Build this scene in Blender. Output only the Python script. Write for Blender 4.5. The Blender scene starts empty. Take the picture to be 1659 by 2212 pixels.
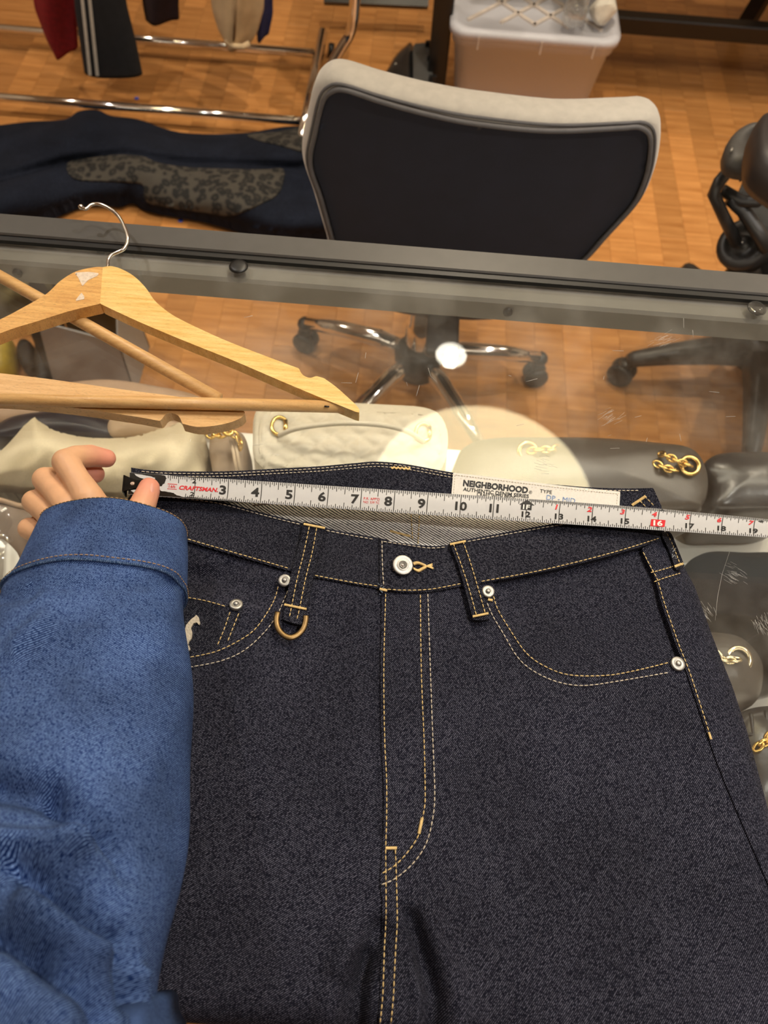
import bpy, math, random
import numpy as np
from mathutils import Vector, Matrix

random.seed(7)
rng = np.random.default_rng(7)
scene = bpy.context.scene
C = scene.collection
R = math.radians

# ------------------------------------------------------------------ camera
F = 1600.0                      # focal length in pixels of the 1659 x 2212 frame
CX, CY = 829.5, 1106.0
H = 0.95                        # height of the counter's glass top
HC = H + 0.52                   # camera height
TH, RO = R(62.0), R(4.55)       # pitch below the horizon, roll
fw = np.array([0, math.cos(TH), -math.sin(TH)])
r0 = np.array([1.0, 0, 0]); u0 = np.array([0, math.sin(TH), math.cos(TH)])
rt = r0 * math.cos(RO) + u0 * math.sin(RO)
up = u0 * math.cos(RO) - r0 * math.sin(RO)
cam_d = bpy.data.cameras.new('camera'); cam = bpy.data.objects.new('camera', cam_d); C.objects.link(cam)
cam_d.sensor_fit = 'HORIZONTAL'; cam_d.sensor_width = 36.0; cam_d.lens = F / 1659.0 * 36.0
cam_d.clip_start = 0.01; cam_d.clip_end = 50
cam.matrix_world = Matrix(((rt[0], up[0], -fw[0], 0), (rt[1], up[1], -fw[1], 0), (rt[2], up[2], -fw[2], HC), (0, 0, 0, 1)))
cam_d.dof.use_dof = True; cam_d.dof.focus_distance = 0.56; cam_d.dof.aperture_fstop = 11.0
scene.camera = cam

def ray(px, py):
    px = np.asarray(px, float); py = np.asarray(py, float)
    a = (px - CX) / F; b = -(py - CY) / F
    return fw + a[..., None] * rt + b[..., None] * up
def P(px, py, z):               # the point of height z seen at a pixel of the photograph
    d = ray(px, py); t = (np.asarray(z, float) - HC) / d[..., 2]
    return d * t[..., None] + np.array([0, 0, HC])
def PY(px, py, Y):              # the point on the upright plane y = Y
    d = ray(px, py); t = np.asarray(Y, float) / d[..., 1]
    return d * t[..., None] + np.array([0, 0, HC])
def proj(p):
    q = np.asarray(p, float) - np.array([0, 0, HC])
    z = q @ fw
    return CX + F * (q @ rt) / z, CY - F * (q @ up) / z

# ------------------------------------------------------------------ world, light, exposure
world = bpy.data.worlds.new('world'); scene.world = world; world.use_nodes = True
world.node_tree.nodes['Background'].inputs[0].default_value = (1.0, 0.86, 0.68, 1)
world.node_tree.nodes['Background'].inputs[1].default_value = 0.02
vs = scene.view_settings
vs.view_transform = 'Standard'; vs.look = 'None'; vs.exposure = 0.25; vs.gamma = 1.0; vs.use_curve_mapping = False
WARM = (1.0, 0.86, 0.67)         # lamps at the back of the shop
NEUTRAL = (1.0, 0.95, 0.89)      # lamps over the counter
SPOT_W = 58.0                   # each ceiling downlight
PENDANT = 6.6                   # radiance of the round pendant's diffuser
CEIL = 2.75
ADDED_LED = 20.0                      # strips added under both counter rails to brighten the bags
_g = P(975, 765, H); _d = ray(975, 765)
_k = (CEIL - 0.08 - H) / -_d[2]
DOWN0 = (_g[0] + _d[0] * _k, _g[1] + _d[1] * _k)        # the downlight mirrored in the glass
_g = P(1045, 1062, H); _d = ray(1045, 1062); PEND_Z = 2.40
_k = (PEND_Z - H) / -_d[2]
PEND = (_g[0] + _d[0] * _k, _g[1] + _d[1] * _k)
cy = scene.cycles
cy.max_bounces = 6; cy.diffuse_bounces = 3; cy.glossy_bounces = 3; cy.transparent_max_bounces = 24; cy.caustics_reflective = False; cy.caustics_refractive = False
cy.sample_clamp_indirect = 6.0
cy.use_denoising = True

# ------------------------------------------------------------------ helpers
def thing(name, label, cat, loc=(0, 0, 0), group=None):
    o = bpy.data.objects.new(name, None); C.objects.link(o); o.location = Vector([float(c) for c in loc]); o.empty_display_size = 0.05
    o['label'] = label; o['category'] = cat
    if group: o['group'] = group
    return o
def tag(o, label, cat, group=None):
    o['label'] = label; o['category'] = cat
    if group: o['group'] = group
    return o
def world_inv(parent):
    v = Vector((0, 0, 0)); p = parent
    while p is not None:
        v += p.location; p = p.parent
    return v
def link_mesh(name, verts, faces, mat, parent=None, smooth=True, mats=None, fm=None, uv=None):
    me = bpy.data.meshes.new(name)
    me.from_pydata([tuple(map(float, v)) for v in verts], [], [tuple(int(i) for i in f) for f in faces])
    if mats:
        for m in mats: me.materials.append(m)
        me.polygons.foreach_set('material_index', fm)
    else: me.materials.append(mat)
    if smooth: me.polygons.foreach_set('use_smooth', [True] * len(me.polygons))
    me.update()
    if uv is not None:
        ul = me.uv_layers.new(name='UVMap'); li = np.empty(len(me.loops), int); me.loops.foreach_get('vertex_index', li)
        ul.data.foreach_set('uv', np.array(uv, float)[li].ravel())
    o = bpy.data.objects.new(name, me); C.objects.link(o)
    if parent is not None:
        o.parent = parent
        root = parent
        while root.parent is not None: root = root.parent
        if parent.type == 'EMPTY': o.matrix_parent_inverse = Matrix.Translation(-parent.location)
    return o
class MB:
    def __init__(s): s.v = []; s.f = []
    def add(s, v, f):
        n = len(s.v); s.v += [tuple(map(float, p)) for p in v]; s.f += [tuple(i + n for i in g) for g in f]; return s
    def box(s, c, d, rz=0.0, bev=0.0):
        c = np.array(c, float); hx, hy, hz = [x / 2 for x in d]
        b = min(bev, hx * .9, hy * .9, hz * .9)
        if b <= 0:
            v = np.array([[x, y, z] for z in (-hz, hz) for y in (-hy, hy) for x in (-hx, hx)])
            f = [(0, 2, 3, 1), (4, 5, 7, 6), (0, 1, 5, 4), (2, 6, 7, 3), (0, 4, 6, 2), (1, 3, 7, 5)]
        else:
            def ring(ix, iy, z):
                return [[sx * ix, sy * iy, z] for sx, sy in ((-1, -1), (1, -1), (1, 1), (-1, 1))]
            def oct_(ix, iy, k, z):
                return [[-ix + k, -iy, z], [ix - k, -iy, z], [ix, -iy + k, z], [ix, iy - k, z], [ix - k, iy, z], [-ix + k, iy, z], [-ix, iy - k, z], [-ix, -iy + k, z]]
            v = oct_(hx - b, hy - b, b * .5, -hz) + oct_(hx, hy, b, -hz + b) + oct_(hx, hy, b, hz - b) + oct_(hx - b, hy - b, b * .5, hz)
            f = [tuple(range(7, -1, -1)), tuple(range(24, 32))]
            for k in range(3):
                for i in range(8):
                    j = (i + 1) % 8; f.append((k * 8 + i, k * 8 + j, k * 8 + 8 + j, k * 8 + 8 + i))
            v = np.array(v)
        cz, sz = math.cos(rz), math.sin(rz)
        v = v @ np.array([[cz, sz, 0], [-sz, cz, 0], [0, 0, 1]]) + c
        return s.add(v, f)
    def tube(s, pts, r, n=8, caps=True, closed=False, flat=None, upv=(0, 0, 1)):
        pts = [np.array(p, float) for p in pts]; m = len(pts)
        rs = list(r) if hasattr(r, '__len__') else [r] * m
        v = []; f = []; prev = None
        for i, p in enumerate(pts):
            if closed: t = pts[(i + 1) % m] - pts[i - 1]
            else: t = pts[min(i + 1, m - 1)] - pts[max(i - 1, 0)]
            t = t / (np.linalg.norm(t) + 1e-12)
            a = np.array(upv, float) if prev is None else prev
            a = a - t * (a @ t)
            if np.linalg.norm(a) < 1e-4:
                a = np.array([1.0, 0.3, 0]); a = a - t * (a @ t)
            a /= np.linalg.norm(a); prev = a; b = np.cross(t, a)
            fa = 1.0 if flat is None else flat
            for k in range(n):
                q = 2 * math.pi * k / n
                v.append(p + rs[i] * (math.cos(q) * a * fa + math.sin(q) * b))
        for i in range(m if closed else m - 1):
            i2 = (i + 1) % m
            for k in range(n):
                k2 = (k + 1) % n; f.append((i * n + k, i2 * n + k, i2 * n + k2, i * n + k2))
        if caps and not closed:
            f.append(tuple(range(n))); f.append(tuple(range(m * n - 1, (m - 1) * n - 1, -1)))
        return s.add(v, f)
    def lathe(s, prof, c, n=20, axis=(0, 0, 1), caps=True):
        w = np.array(axis, float); w /= np.linalg.norm(w)
        a = np.cross(w, [0.3, 1, 0.2]); a /= np.linalg.norm(a); b = np.cross(w, a); c = np.array(c, float)
        v = []; f = []
        for (r, z) in prof:
            for k in range(n):
                q = 2 * math.pi * k / n; v.append(c + w * z + r * (math.cos(q) * a + math.sin(q) * b))
        for i in range(len(prof) - 1):
            for k in range(n):
                k2 = (k + 1) % n; f.append((i * n + k, i * n + k2, (i + 1) * n + k2, (i + 1) * n + k))
        if caps:
            f.append(tuple(range(n - 1, -1, -1))); f.append(tuple(range((len(prof) - 1) * n, len(prof) * n)))
        return s.add(v, f)
    def ball(s, c, r, n=12, m=8):
        prof = [(max(1e-4, math.sin(math.pi * i / m)) , -math.cos(math.pi * i / m)) for i in range(m + 1)]
        r = np.array(r if hasattr(r, '__len__') else (r, r, r), float)
        t = MB().lathe(prof, (0, 0, 0), n)
        return s.add(np.array(t.v) * r + np.array(c, float), t.f)
    def prism(s, poly, vec):        # poly: list of 3D points, extruded by vec
        poly = np.array(poly, float); n = len(poly); v = np.vstack([poly, poly + np.array(vec, float)])
        f = [tuple(range(n - 1, -1, -1)), tuple(range(n, 2 * n))] + [(i, (i + 1) % n, (i + 1) % n + n, i + n) for i in range(n)]
        return s.add(v, f)
    def loft(s, rings, caps=True):
        n = len(rings[0]); v = [p for r in rings for p in r]; f = []
        for i in range(len(rings) - 1):
            for k in range(n):
                k2 = (k + 1) % n; f.append((i * n + k, i * n + k2, (i + 1) * n + k2, (i + 1) * n + k))
        if caps: f.append(tuple(range(n - 1, -1, -1))); f.append(tuple(range((len(rings) - 1) * n, len(rings) * n)))
        return s.add(v, f)
    def build(s, name, mat, parent=None, smooth=True, uv=None):
        return link_mesh(name, s.v, s.f, mat, parent, smooth, uv=uv)

def crom(pts, n=8, closed=False):
    p = np.array(pts, float); m = len(p); out = []
    for i in range(m if closed else m - 1):
        if closed: a, b, c, d = p[i - 1], p[i], p[(i + 1) % m], p[(i + 2) % m]
        else: a, b, c, d = p[max(i - 1, 0)], p[i], p[i + 1], p[min(i + 2, m - 1)]
        for k in range(n):
            t = k / n
            out.append(.5 * (2 * b + (c - a) * t + (2 * a - 5 * b + 4 * c - d) * t * t + (3 * b - a - 3 * c + d) * t ** 3))
    if not closed: out.append(p[-1])
    return np.array(out)
def resample(p, step, closed=False):
    p = np.array(p, float)
    if closed: p = np.vstack([p, p[:1]])
    d = np.r_[0, np.cumsum(np.linalg.norm(np.diff(p, axis=0), axis=1))]
    n = max(2, int(round(d[-1] / step)) + 1)
    q = np.linspace(0, d[-1], n)
    o = np.stack([np.interp(q, d, p[:, k]) for k in range(p.shape[1])], 1)
    return o[:-1] if closed else o
def inside(px, py, poly):
    r = np.zeros(px.shape, bool); n = len(poly); j = n - 1
    for i in range(n):
        xi, yi = poly[i]; xj, yj = poly[j]
        if yi != yj:
            c = ((yi > py) != (yj > py)) & (px < (xj - xi) * (py - yi) / (yj - yi) + xi)
            r ^= c
        j = i
    return r
def sheet(poly, step, fn, thick, vec=(0, 0, -1), both=False):
    """a panel cut to an outline on a grid; fn maps the grid to points; edges fold under by thick"""
    poly = np.array(poly, float)
    dense = resample(poly, step / 3, True)
    x0, y0 = poly.min(0) - step; x1, y1 = poly.max(0) + step
    xs = np.arange(x0, x1 + step, step); ys = np.arange(y0, y1 + step, step)
    gx, gy = np.meshgrid(xs, ys); pts = np.stack([gx.ravel(), gy.ravel()], 1)
    for a in range(0, len(pts), 4000):
        q = pts[a:a + 4000]
        d = ((q[:, None, :] - dense[None]) ** 2).sum(2); k = d.argmin(1); m = d[np.arange(len(q)), k] < (0.72 * step) ** 2
        q[m] = dense[k[m]]
    nx = len(xs); ny = len(ys)
    i = np.arange(ny - 1)[:, None] * nx + np.arange(nx - 1)[None]; i = i.ravel()
    quads = np.stack([i, i + 1, i + nx + 1, i + nx], 1)
    cc = pts[quads].mean(1)
    quads = quads[inside(cc[:, 0], cc[:, 1], dense)]
    # merge the corners that were pulled to the same spot
    key = np.round(pts, 3); _, inv = np.unique(key, axis=0, return_inverse=True); inv = inv.ravel()
    first = {}
    for a in np.unique(quads): first.setdefault(inv[a], a)
    faces = []
    for qd in quads:
        g = []
        for a in qd:
            b = first[inv[a]]
            if b not in g: g.append(b)
        if len(g) > 2: faces.append(g)
    used = sorted({a for g in faces for a in g}); mp = {a: k for k, a in enumerate(used)}
    faces = [tuple(mp[a] for a in g)[::-1] for g in faces]
    p2 = pts[used]; v = list(fn(p2[:, 0], p2[:, 1]))
    ed = {}
    for g in faces:
        for a, b in zip(g, g[1:] + g[:1]): ed[(a, b)] = 1
    bd = [e for e in ed if (e[1], e[0]) not in ed]
    low = {}; vec = np.array(vec, float) * thick
    tw_ = {}
    def twin(q):
        if q not in tw_: tw_[q] = len(v); v.append(v[q])
        return tw_[q]
    if both:
        n = len(v); v += [p + vec for p in v[:n]]
        faces += [tuple(a + n for a in g[::-1]) for g in faces]
        for a, b in bd: faces.append((twin(b), twin(a), twin(a + n), twin(b + n)))
    else:
        for a, b in bd:
            for q in (a, b):
                if q not in low: low[q] = len(v); v.append(v[q] + vec)
            faces.append((twin(b), twin(a), low[a], low[b]))
    return v, faces

def text_mesh(body, size=1.0, bold=0.0, shear=0.0, align='LEFT', sx=1.0):
    cu = bpy.data.curves.new('lettering', 'FONT'); cu.body = body; cu.size = size; cu.offset = bold; cu.shear = shear; cu.align_x = align
    cu.resolution_u = 3
    o = bpy.data.objects.new('lettering', cu); C.objects.link(o)
    bpy.context.view_layer.update()
    me = bpy.data.meshes.new_from_object(o.evaluated_get(bpy.context.evaluated_depsgraph_get()))
    v = np.array([tuple(q.co) for q in me.vertices]); f = [tuple(p.vertices) for p in me.polygons]
    bpy.data.objects.remove(o); bpy.data.curves.remove(cu); bpy.data.meshes.remove(me)
    v[:, 0] *= sx
    return v, f

# ------------------------------------------------------------------ materials
def new_mat(name):
    m = bpy.data.materials.new(name); m.use_nodes = True
    nt = m.node_tree; return m, nt, nt.nodes['Principled BSDF']
def L(nt, a, b): nt.links.new(a, b)
def node(nt, t, **kw):
    n = nt.nodes.new(t)
    for k, v in kw.items():
        if k in n.inputs.keys() if isinstance(k, str) else False: n.inputs[k].default_value = v
        else: setattr(n, k, v)
    return n
def setp(b, **kw):
    for k, v in kw.items(): b.inputs[k.replace('_', ' ')].default_value = v
def c4(c): return (c[0], c[1], c[2], 1.0)
def mat(name, col, rough=0.5, metal=0.0, var=0.12, scale=60.0, bump=0.0, spec=0.5, sheen=0.0, stretch=(1, 1, 1), coat=0.0):
    m, nt, b = new_mat(name)
    setp(b, Roughness=rough, Metallic=metal)
    b.inputs['Specular IOR Level'].default_value = spec
    if sheen: b.inputs['Sheen Weight'].default_value = sheen
    if coat: b.inputs['Coat Weight'].default_value = coat
    tc = node(nt, 'ShaderNodeTexCoord'); mp = node(nt, 'ShaderNodeMapping'); mp.inputs['Scale'].default_value = stretch
    nz = node(nt, 'ShaderNodeTexNoise'); nz.inputs['Scale'].default_value = scale; nz.inputs['Detail'].default_value = 2
    L(nt, tc.outputs['Object'], mp.inputs[0]); L(nt, mp.outputs[0], nz.inputs['Vector'])
    rp = node(nt, 'ShaderNodeValToRGB'); rp.color_ramp.elements[0].position = .25; rp.color_ramp.elements[1].position = .75
    rp.color_ramp.elements[0].color = c4([x * (1 - var) for x in col]); rp.color_ramp.elements[1].color = c4([min(1, x * (1 + var)) for x in col])
    L(nt, nz.outputs['Fac'], rp.inputs[0]); L(nt, rp.outputs[0], b.inputs['Base Color'])
    if bump:
        bm = node(nt, 'ShaderNodeBump'); bm.inputs['Strength'].default_value = bump; bm.inputs['Distance'].default_value = .002
        L(nt, nz.outputs['Fac'], bm.inputs['Height']); L(nt, bm.outputs[0], b.inputs['Normal'])
    return m
def denim(name, dark, light, angle, period=.0010, mix=.5, rough=.9, blotch=(.8, 1.2), flip=False, bscale=14.0, speck=.08, co='Object'):
    m, nt, b = new_mat(name); setp(b, Roughness=rough); b.inputs['Specular IOR Level'].default_value = .15
    tc = node(nt, 'ShaderNodeTexCoord')
    mp = node(nt, 'ShaderNodeMapping'); mp.inputs['Rotation'].default_value = (0, 0, R(angle))
    L(nt, tc.outputs[co], mp.inputs[0])
    wv = node(nt, 'ShaderNodeTexWave'); wv.inputs['Scale'].default_value = .314 / period
    wv.inputs['Distortion'].default_value = 1.2; wv.inputs['Detail'].default_value = 1.0; wv.inputs['Detail Scale'].default_value = .6
    L(nt, mp.outputs[0], wv.inputs['Vector'])
    ms = node(nt, 'ShaderNodeMapping'); ms.inputs['Scale'].default_value = (1.0, .55, 1.0); L(nt, mp.outputs[0], ms.inputs[0])
    nz = node(nt, 'ShaderNodeTexNoise'); nz.inputs['Scale'].default_value = 1.5 / period; nz.inputs['Detail'].default_value = 1
    L(nt, ms.outputs[0], nz.inputs['Vector'])
    m1 = node(nt, 'ShaderNodeMath', operation='MULTIPLY'); L(nt, wv.outputs['Fac'], m1.inputs[0]); L(nt, nz.outputs['Fac'], m1.inputs[1])
    sl = node(nt, 'ShaderNodeTexNoise'); sl.inputs['Scale'].default_value = 330; sl.inputs['Detail'].default_value = 3; L(nt, tc.outputs[co], sl.inputs['Vector'])
    m2 = node(nt, 'ShaderNodeMath', operation='MULTIPLY_ADD'); L(nt, sl.outputs['Fac'], m2.inputs[0]); m2.inputs[1].default_value = speck; L(nt, m1.outputs[0], m2.inputs[2])
    rp = node(nt, 'ShaderNodeValToRGB'); e = rp.color_ramp.elements
    e[0].position = mix + speck * .5; e[1].position = mix + speck * .5 + .26; e[0].color = c4(dark); e[1].color = c4(light)
    L(nt, m2.outputs[0], rp.inputs[0])
    n3 = node(nt, 'ShaderNodeTexNoise'); n3.inputs['Scale'].default_value = bscale; n3.inputs['Detail'].default_value = 3
    L(nt, tc.outputs['Object'], n3.inputs['Vector'])
    mr = node(nt, 'ShaderNodeMapRange'); mr.inputs['From Min'].default_value = .3; mr.inputs['From Max'].default_value = .7
    mr.inputs['To Min'].default_value = blotch[0]; mr.inputs['To Max'].default_value = blotch[1]
    L(nt, n3.outputs['Fac'], mr.inputs['Value'])
    mx = node(nt, 'ShaderNodeVectorMath', operation='SCALE'); L(nt, rp.outputs[0], mx.inputs[0]); L(nt, mr.outputs[0], mx.inputs['Scale'])
    L(nt, mx.outputs[0], b.inputs['Base Color'])
    return m
def wood(name, a, bcol, rot=0.0, scale=8.0, stretch=14.0, rough=.4, coat=0.0, pores=.35, rnd=0.0):
    m, nt, b = new_mat(name); setp(b, Roughness=rough)
    if coat: b.inputs['Coat Weight'].default_value = coat
    tc = node(nt, 'ShaderNodeTexCoord'); mp = node(nt, 'ShaderNodeMapping')
    mp.inputs['Rotation'].default_value = (0, 0, R(rot)); mp.inputs['Scale'].default_value = (1, stretch, 3)
    L(nt, tc.outputs['Object'], mp.inputs[0])
    nz = node(nt, 'ShaderNodeTexNoise'); nz.inputs['Scale'].default_value = scale; nz.inputs['Detail'].default_value = 4; nz.inputs['Roughness'].default_value = .6
    L(nt, mp.outputs[0], nz.inputs['Vector'])
    rp = node(nt, 'ShaderNodeValToRGB'); e = rp.color_ramp.elements; e[0].position = .3; e[1].position = .72; e[0].color = c4(a); e[1].color = c4(bcol)
    L(nt, nz.outputs['Fac'], rp.inputs[0])
    n2 = node(nt, 'ShaderNodeTexNoise'); n2.inputs['Scale'].default_value = scale * 9; n2.inputs['Detail'].default_value = 2
    L(nt, mp.outputs[0], n2.inputs['Vector'])
    r2 = node(nt, 'ShaderNodeValToRGB'); e = r2.color_ramp.elements; e[0].position = .32; e[1].position = .42; e[0].color = (1 - pores,) * 3 + (1,); e[1].color = (1, 1, 1, 1)
    L(nt, n2.outputs['Fac'], r2.inputs[0])
    mx = node(nt, 'ShaderNodeMix', data_type='RGBA', blend_type='MULTIPLY'); mx.inputs[0].default_value = 1
    L(nt, rp.outputs[0], mx.inputs[6]); L(nt, r2.outputs[0], mx.inputs[7])
    out = mx.outputs[2]
    if rnd:
        oi = node(nt, 'ShaderNodeObjectInfo'); hs = node(nt, 'ShaderNodeHueSaturation')
        mr = node(nt, 'ShaderNodeMapRange'); mr.inputs['To Min'].default_value = 1 - rnd; mr.inputs['To Max'].default_value = 1 + rnd
        L(nt, oi.outputs['Random'], mr.inputs['Value']); L(nt, mr.outputs[0], hs.inputs['Value']); L(nt, out, hs.inputs['Color']); out = hs.outputs[0]
    L(nt, out, b.inputs['Base Color'])
    return m
def emit(name, col, s):
    m, nt, b = new_mat(name); setp(b, Base_Color=c4(col)); b.inputs['Emission Color'].default_value = c4(col); b.inputs['Emission Strength'].default_value = s
    return m
def glass(name, tint=(.93, .96, .93), f0=.05, dust=.0, rough=0.0, dustcol=(.8, .78, .72)):
    """clear sheet: what lies behind shows through, the rest is mirrored as the angle asks"""
    m, nt, b = new_mat(name); nt.nodes.remove(b); out = nt.nodes['Material Output']
    tr = node(nt, 'ShaderNodeBsdfTransparent'); tr.inputs[0].default_value = c4(tint)
    gl = node(nt, 'ShaderNodeBsdfGlossy'); gl.inputs['Roughness'].default_value = rough; gl.inputs[0].default_value = (1, 1, 1, 1)
    lw = node(nt, 'ShaderNodeLayerWeight'); lw.inputs['Blend'].default_value = .5
    pw = node(nt, 'ShaderNodeMath', operation='POWER'); L(nt, lw.outputs['Facing'], pw.inputs[0]); pw.inputs[1].default_value = 5
    ma = node(nt, 'ShaderNodeMath', operation='MULTIPLY_ADD'); L(nt, pw.outputs[0], ma.inputs[0]); ma.inputs[1].default_value = 1 - f0; ma.inputs[2].default_value = f0
    mx = node(nt, 'ShaderNodeMixShader'); L(nt, ma.outputs[0], mx.inputs[0]); L(nt, tr.outputs[0], mx.inputs[1]); L(nt, gl.outputs[0], mx.inputs[2])
    last = mx
    if dust:
        df = node(nt, 'ShaderNodeBsdfDiffuse'); df.inputs[0].default_value = c4(dustcol)
        tc = node(nt, 'ShaderNodeTexCoord'); nz = node(nt, 'ShaderNodeTexNoise'); nz.inputs['Scale'].default_value = 11; nz.inputs['Detail'].default_value = 5; nz.inputs['Roughness'].default_value = .65
        L(nt, tc.outputs['Object'], nz.inputs['Vector'])
        mr = node(nt, 'ShaderNodeMapRange'); mr.inputs['From Min'].default_value = .45; mr.inputs['From Max'].default_value = .8; mr.inputs['To Min'].default_value = dust * .15; mr.inputs['To Max'].default_value = dust * 2
        L(nt, nz.outputs['Fac'], mr.inputs['Value'])
        m3 = node(nt, 'ShaderNodeMixShader'); L(nt, mr.outputs[0], m3.inputs[0]); L(nt, mx.outputs[0], m3.inputs[1]); L(nt, df.outputs[0], m3.inputs[2]); last = m3
    L(nt, last.outputs[0], out.inputs['Surface'])
    return m

M = {}
M['denim'] = denim('raw_denim', (.0052, .0054, .0120), (.165, .165, .22), 56, mix=.36)
M['denim_r'] = denim('raw_denim_right', (.0052, .0054, .0120), (.165, .165, .22), 36, mix=.36)
M['denim_band'] = denim('raw_denim_band', (.0054, .0056, .0115), (.15, .15, .19), 114, mix=.37)
M['denim_loop'] = denim('raw_denim_loop', (.0050, .0052, .0105), (.14, .14, .175), 44, mix=.37)
M['denim_in'] = denim('denim_inside', (.03, .03, .035), (.95, .91, .83), 118, period=.0018, mix=.06, blotch=(.85, 1.1))
M['blue'] = denim('washed_denim', (.006, .022, .098), (.18, .29, .56), 45, period=.00095, mix=.27, blotch=(.7, 1.35), bscale=26, speck=.22, co='UV')
M['thread'] = mat('gold_thread', (.80, .58, .25), .6, var=.2, scale=300)
M['thread_pale'] = mat('pale_thread', (.70, .61, .48), .6, var=.2, scale=300)
M['silver'] = mat('worn_silver', (.46, .45, .42), .5, 1.0, var=.1, scale=400)
M['steel'] = mat('bright_steel', (.78, .77, .74), .18, 1.0, var=.05)
M['chrome'] = mat('chrome', (.82, .80, .78), .08, 1.0, var=.03)
M['bronze'] = mat('antique_bronze', (.22, .145, .065), .42, 1.0, var=.2, scale=300)
M['gold'] = mat('gold_metal', (.85, .58, .20), .22, 1.0, var=.1)
M['palegold'] = mat('pale_gold_metal', (.85, .74, .50), .2, 1.0, var=.1)
M['cream'] = mat('cream_leather', (.54, .49, .385), .5, var=.05, bump=.1, scale=200)
M['canvas'] = mat('cream_cotton', (.62, .54, .38), .9, var=.08, scale=500, bump=.15)
M['label'] = mat('label_cotton', (.82, .78, .70), .85, var=.05, scale=600)
M['ink'] = mat('black_ink', (.012, .012, .013), .6, var=.05)
M['red_ink'] = mat('red_ink', (.60, .02, .03), .5, var=.05)
M['blue_ink'] = mat('blue_ink', (.20, .32, .58), .6, var=.15, scale=900)
M['white'] = mat('white_paint', (.74, .73, .70), .32, var=.03, scale=100)
M['black'] = mat('black_plastic', (.010, .010, .011), .42, var=.15)
M['blackpaint'] = mat('black_lacquer', (.010, .009, .009), .3, var=.15)
M['rubber'] = mat('dark_rubber', (.02, .02, .021), .6, var=.15)
M['skin_nail'] = mat('nail', (.78, .38, .30), .42, var=.05)
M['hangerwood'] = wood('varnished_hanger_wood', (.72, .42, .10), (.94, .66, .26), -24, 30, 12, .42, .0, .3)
M['hangerwood2'] = wood('hanger_wood_pale', (.62, .34, .12), (.78, .50, .22), -4, 30, 12, .42, .1, .3)
M['dowel'] = wood('dowel_wood', (.60, .33, .12), (.74, .46, .19), -6, 40, 10, .45, .1, .25)
M['plank'] = wood('parquet', (.42, .170, .045), (.64, .305, .10), 90, 4, 16, .34, .12, .12, .16)
M['floorbase'] = wood('parquet_far', (.38, .155, .042), (.58, .27, .09), 90, 4, 16, .36, .1, .15)
M['frame'] = mat('dark_grey_metal', (.085, .081, .076), .42, .3, var=.05)
M['ledge'] = mat('grey_metal_ledge', (.20, .188, .168), .6, .0, var=.05)
M['seal'] = mat('black_seal', (.006, .006, .006), .4, var=.1)
M['deck'] = mat('white_laminate', (.78, .75, .68), .4, var=.03)
M['cabinet'] = mat('cabinet_grey', (.12, .115, .105), .5, var=.05)
M['glass'] = glass('counter_glass', (.95, .957, .945), .05, .040)
M['pad'] = glass('clear_pad', (.55, .55, .55), .07, .25)
M['plastic'] = glass('clear_plastic', (.90, .89, .88), .06, .03, rough=.12)
M['wall'] = mat('painted_wall', (.62, .55, .46), .8, var=.04, scale=5)
M['ceil'] = mat('painted_ceiling', (.80, .75, .66), .85, var=.03, scale=5)

# ------------------------------------------------------------------ room
def struct(o): o['kind'] = 'structure'; return o
RX, RY0, RY1 = 2.7, -2.2, 4.4
floor = struct(MB().box((0, (RY0 + RY1) / 2, -.06), (2 * RX, RY1 - RY0, .10)).build('floor', M['floorbase'], smooth=False))
# parquet strips that the photograph lets one pick apart
PW, PL = .074, .43
strip_meshes = []
for k in range(4):
    mb = MB().box((0, 0, 0), (PW - .0004, PL - .0004, .012), bev=.0004)
    me = bpy.data.meshes.new('plank'); me.from_pydata(mb.v, [], mb.f); me.materials.append(M['plank']); me.update(); strip_meshes.append(me)
npl = 0
for i in range(-17, 18):
    off = (i * 0.37 % 1.0) * PL
    for j in range(9):
        x = i * PW + .02; y = .58 + off + j * PL - PL / 2
        if y < .62 or y > 3.35: continue
        qx, qy = proj((x, y, 0))
        if not (-140 < qx < 1800 and -260 < qy < 1180): continue
        if npl >= 298: continue
        o = bpy.data.objects.new('plank', strip_meshes[(i * 5 + j * 3) % 4]); C.objects.link(o); o.parent = floor
        o.location = (x, y, -.0058 + .0003 * random.random()); npl += 1
struct(MB().box((0, (RY0 + RY1) / 2, CEIL + .05), (2 * RX, RY1 - RY0, .1)).build('ceiling', M['ceil'], smooth=False))
struct(MB().box((-RX - .05, (RY0 + RY1) / 2, CEIL / 2), (.1, RY1 - RY0, CEIL)).build('wall_left', M['wall'], smooth=False))
struct(MB().box((RX + .05, (RY0 + RY1) / 2, CEIL / 2), (.1, RY1 - RY0, CEIL)).build('wall_right', M['wall'], smooth=False))
struct(MB().box((0, RY1 + .05, CEIL / 2), (2 * RX, .1, CEIL)).build('wall_back', M['wall'], smooth=False))
struct(MB().box((0, RY0 - .05, CEIL / 2), (2 * RX, .1, CEIL)).build('wall_front', M['wall'], smooth=False))

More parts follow.
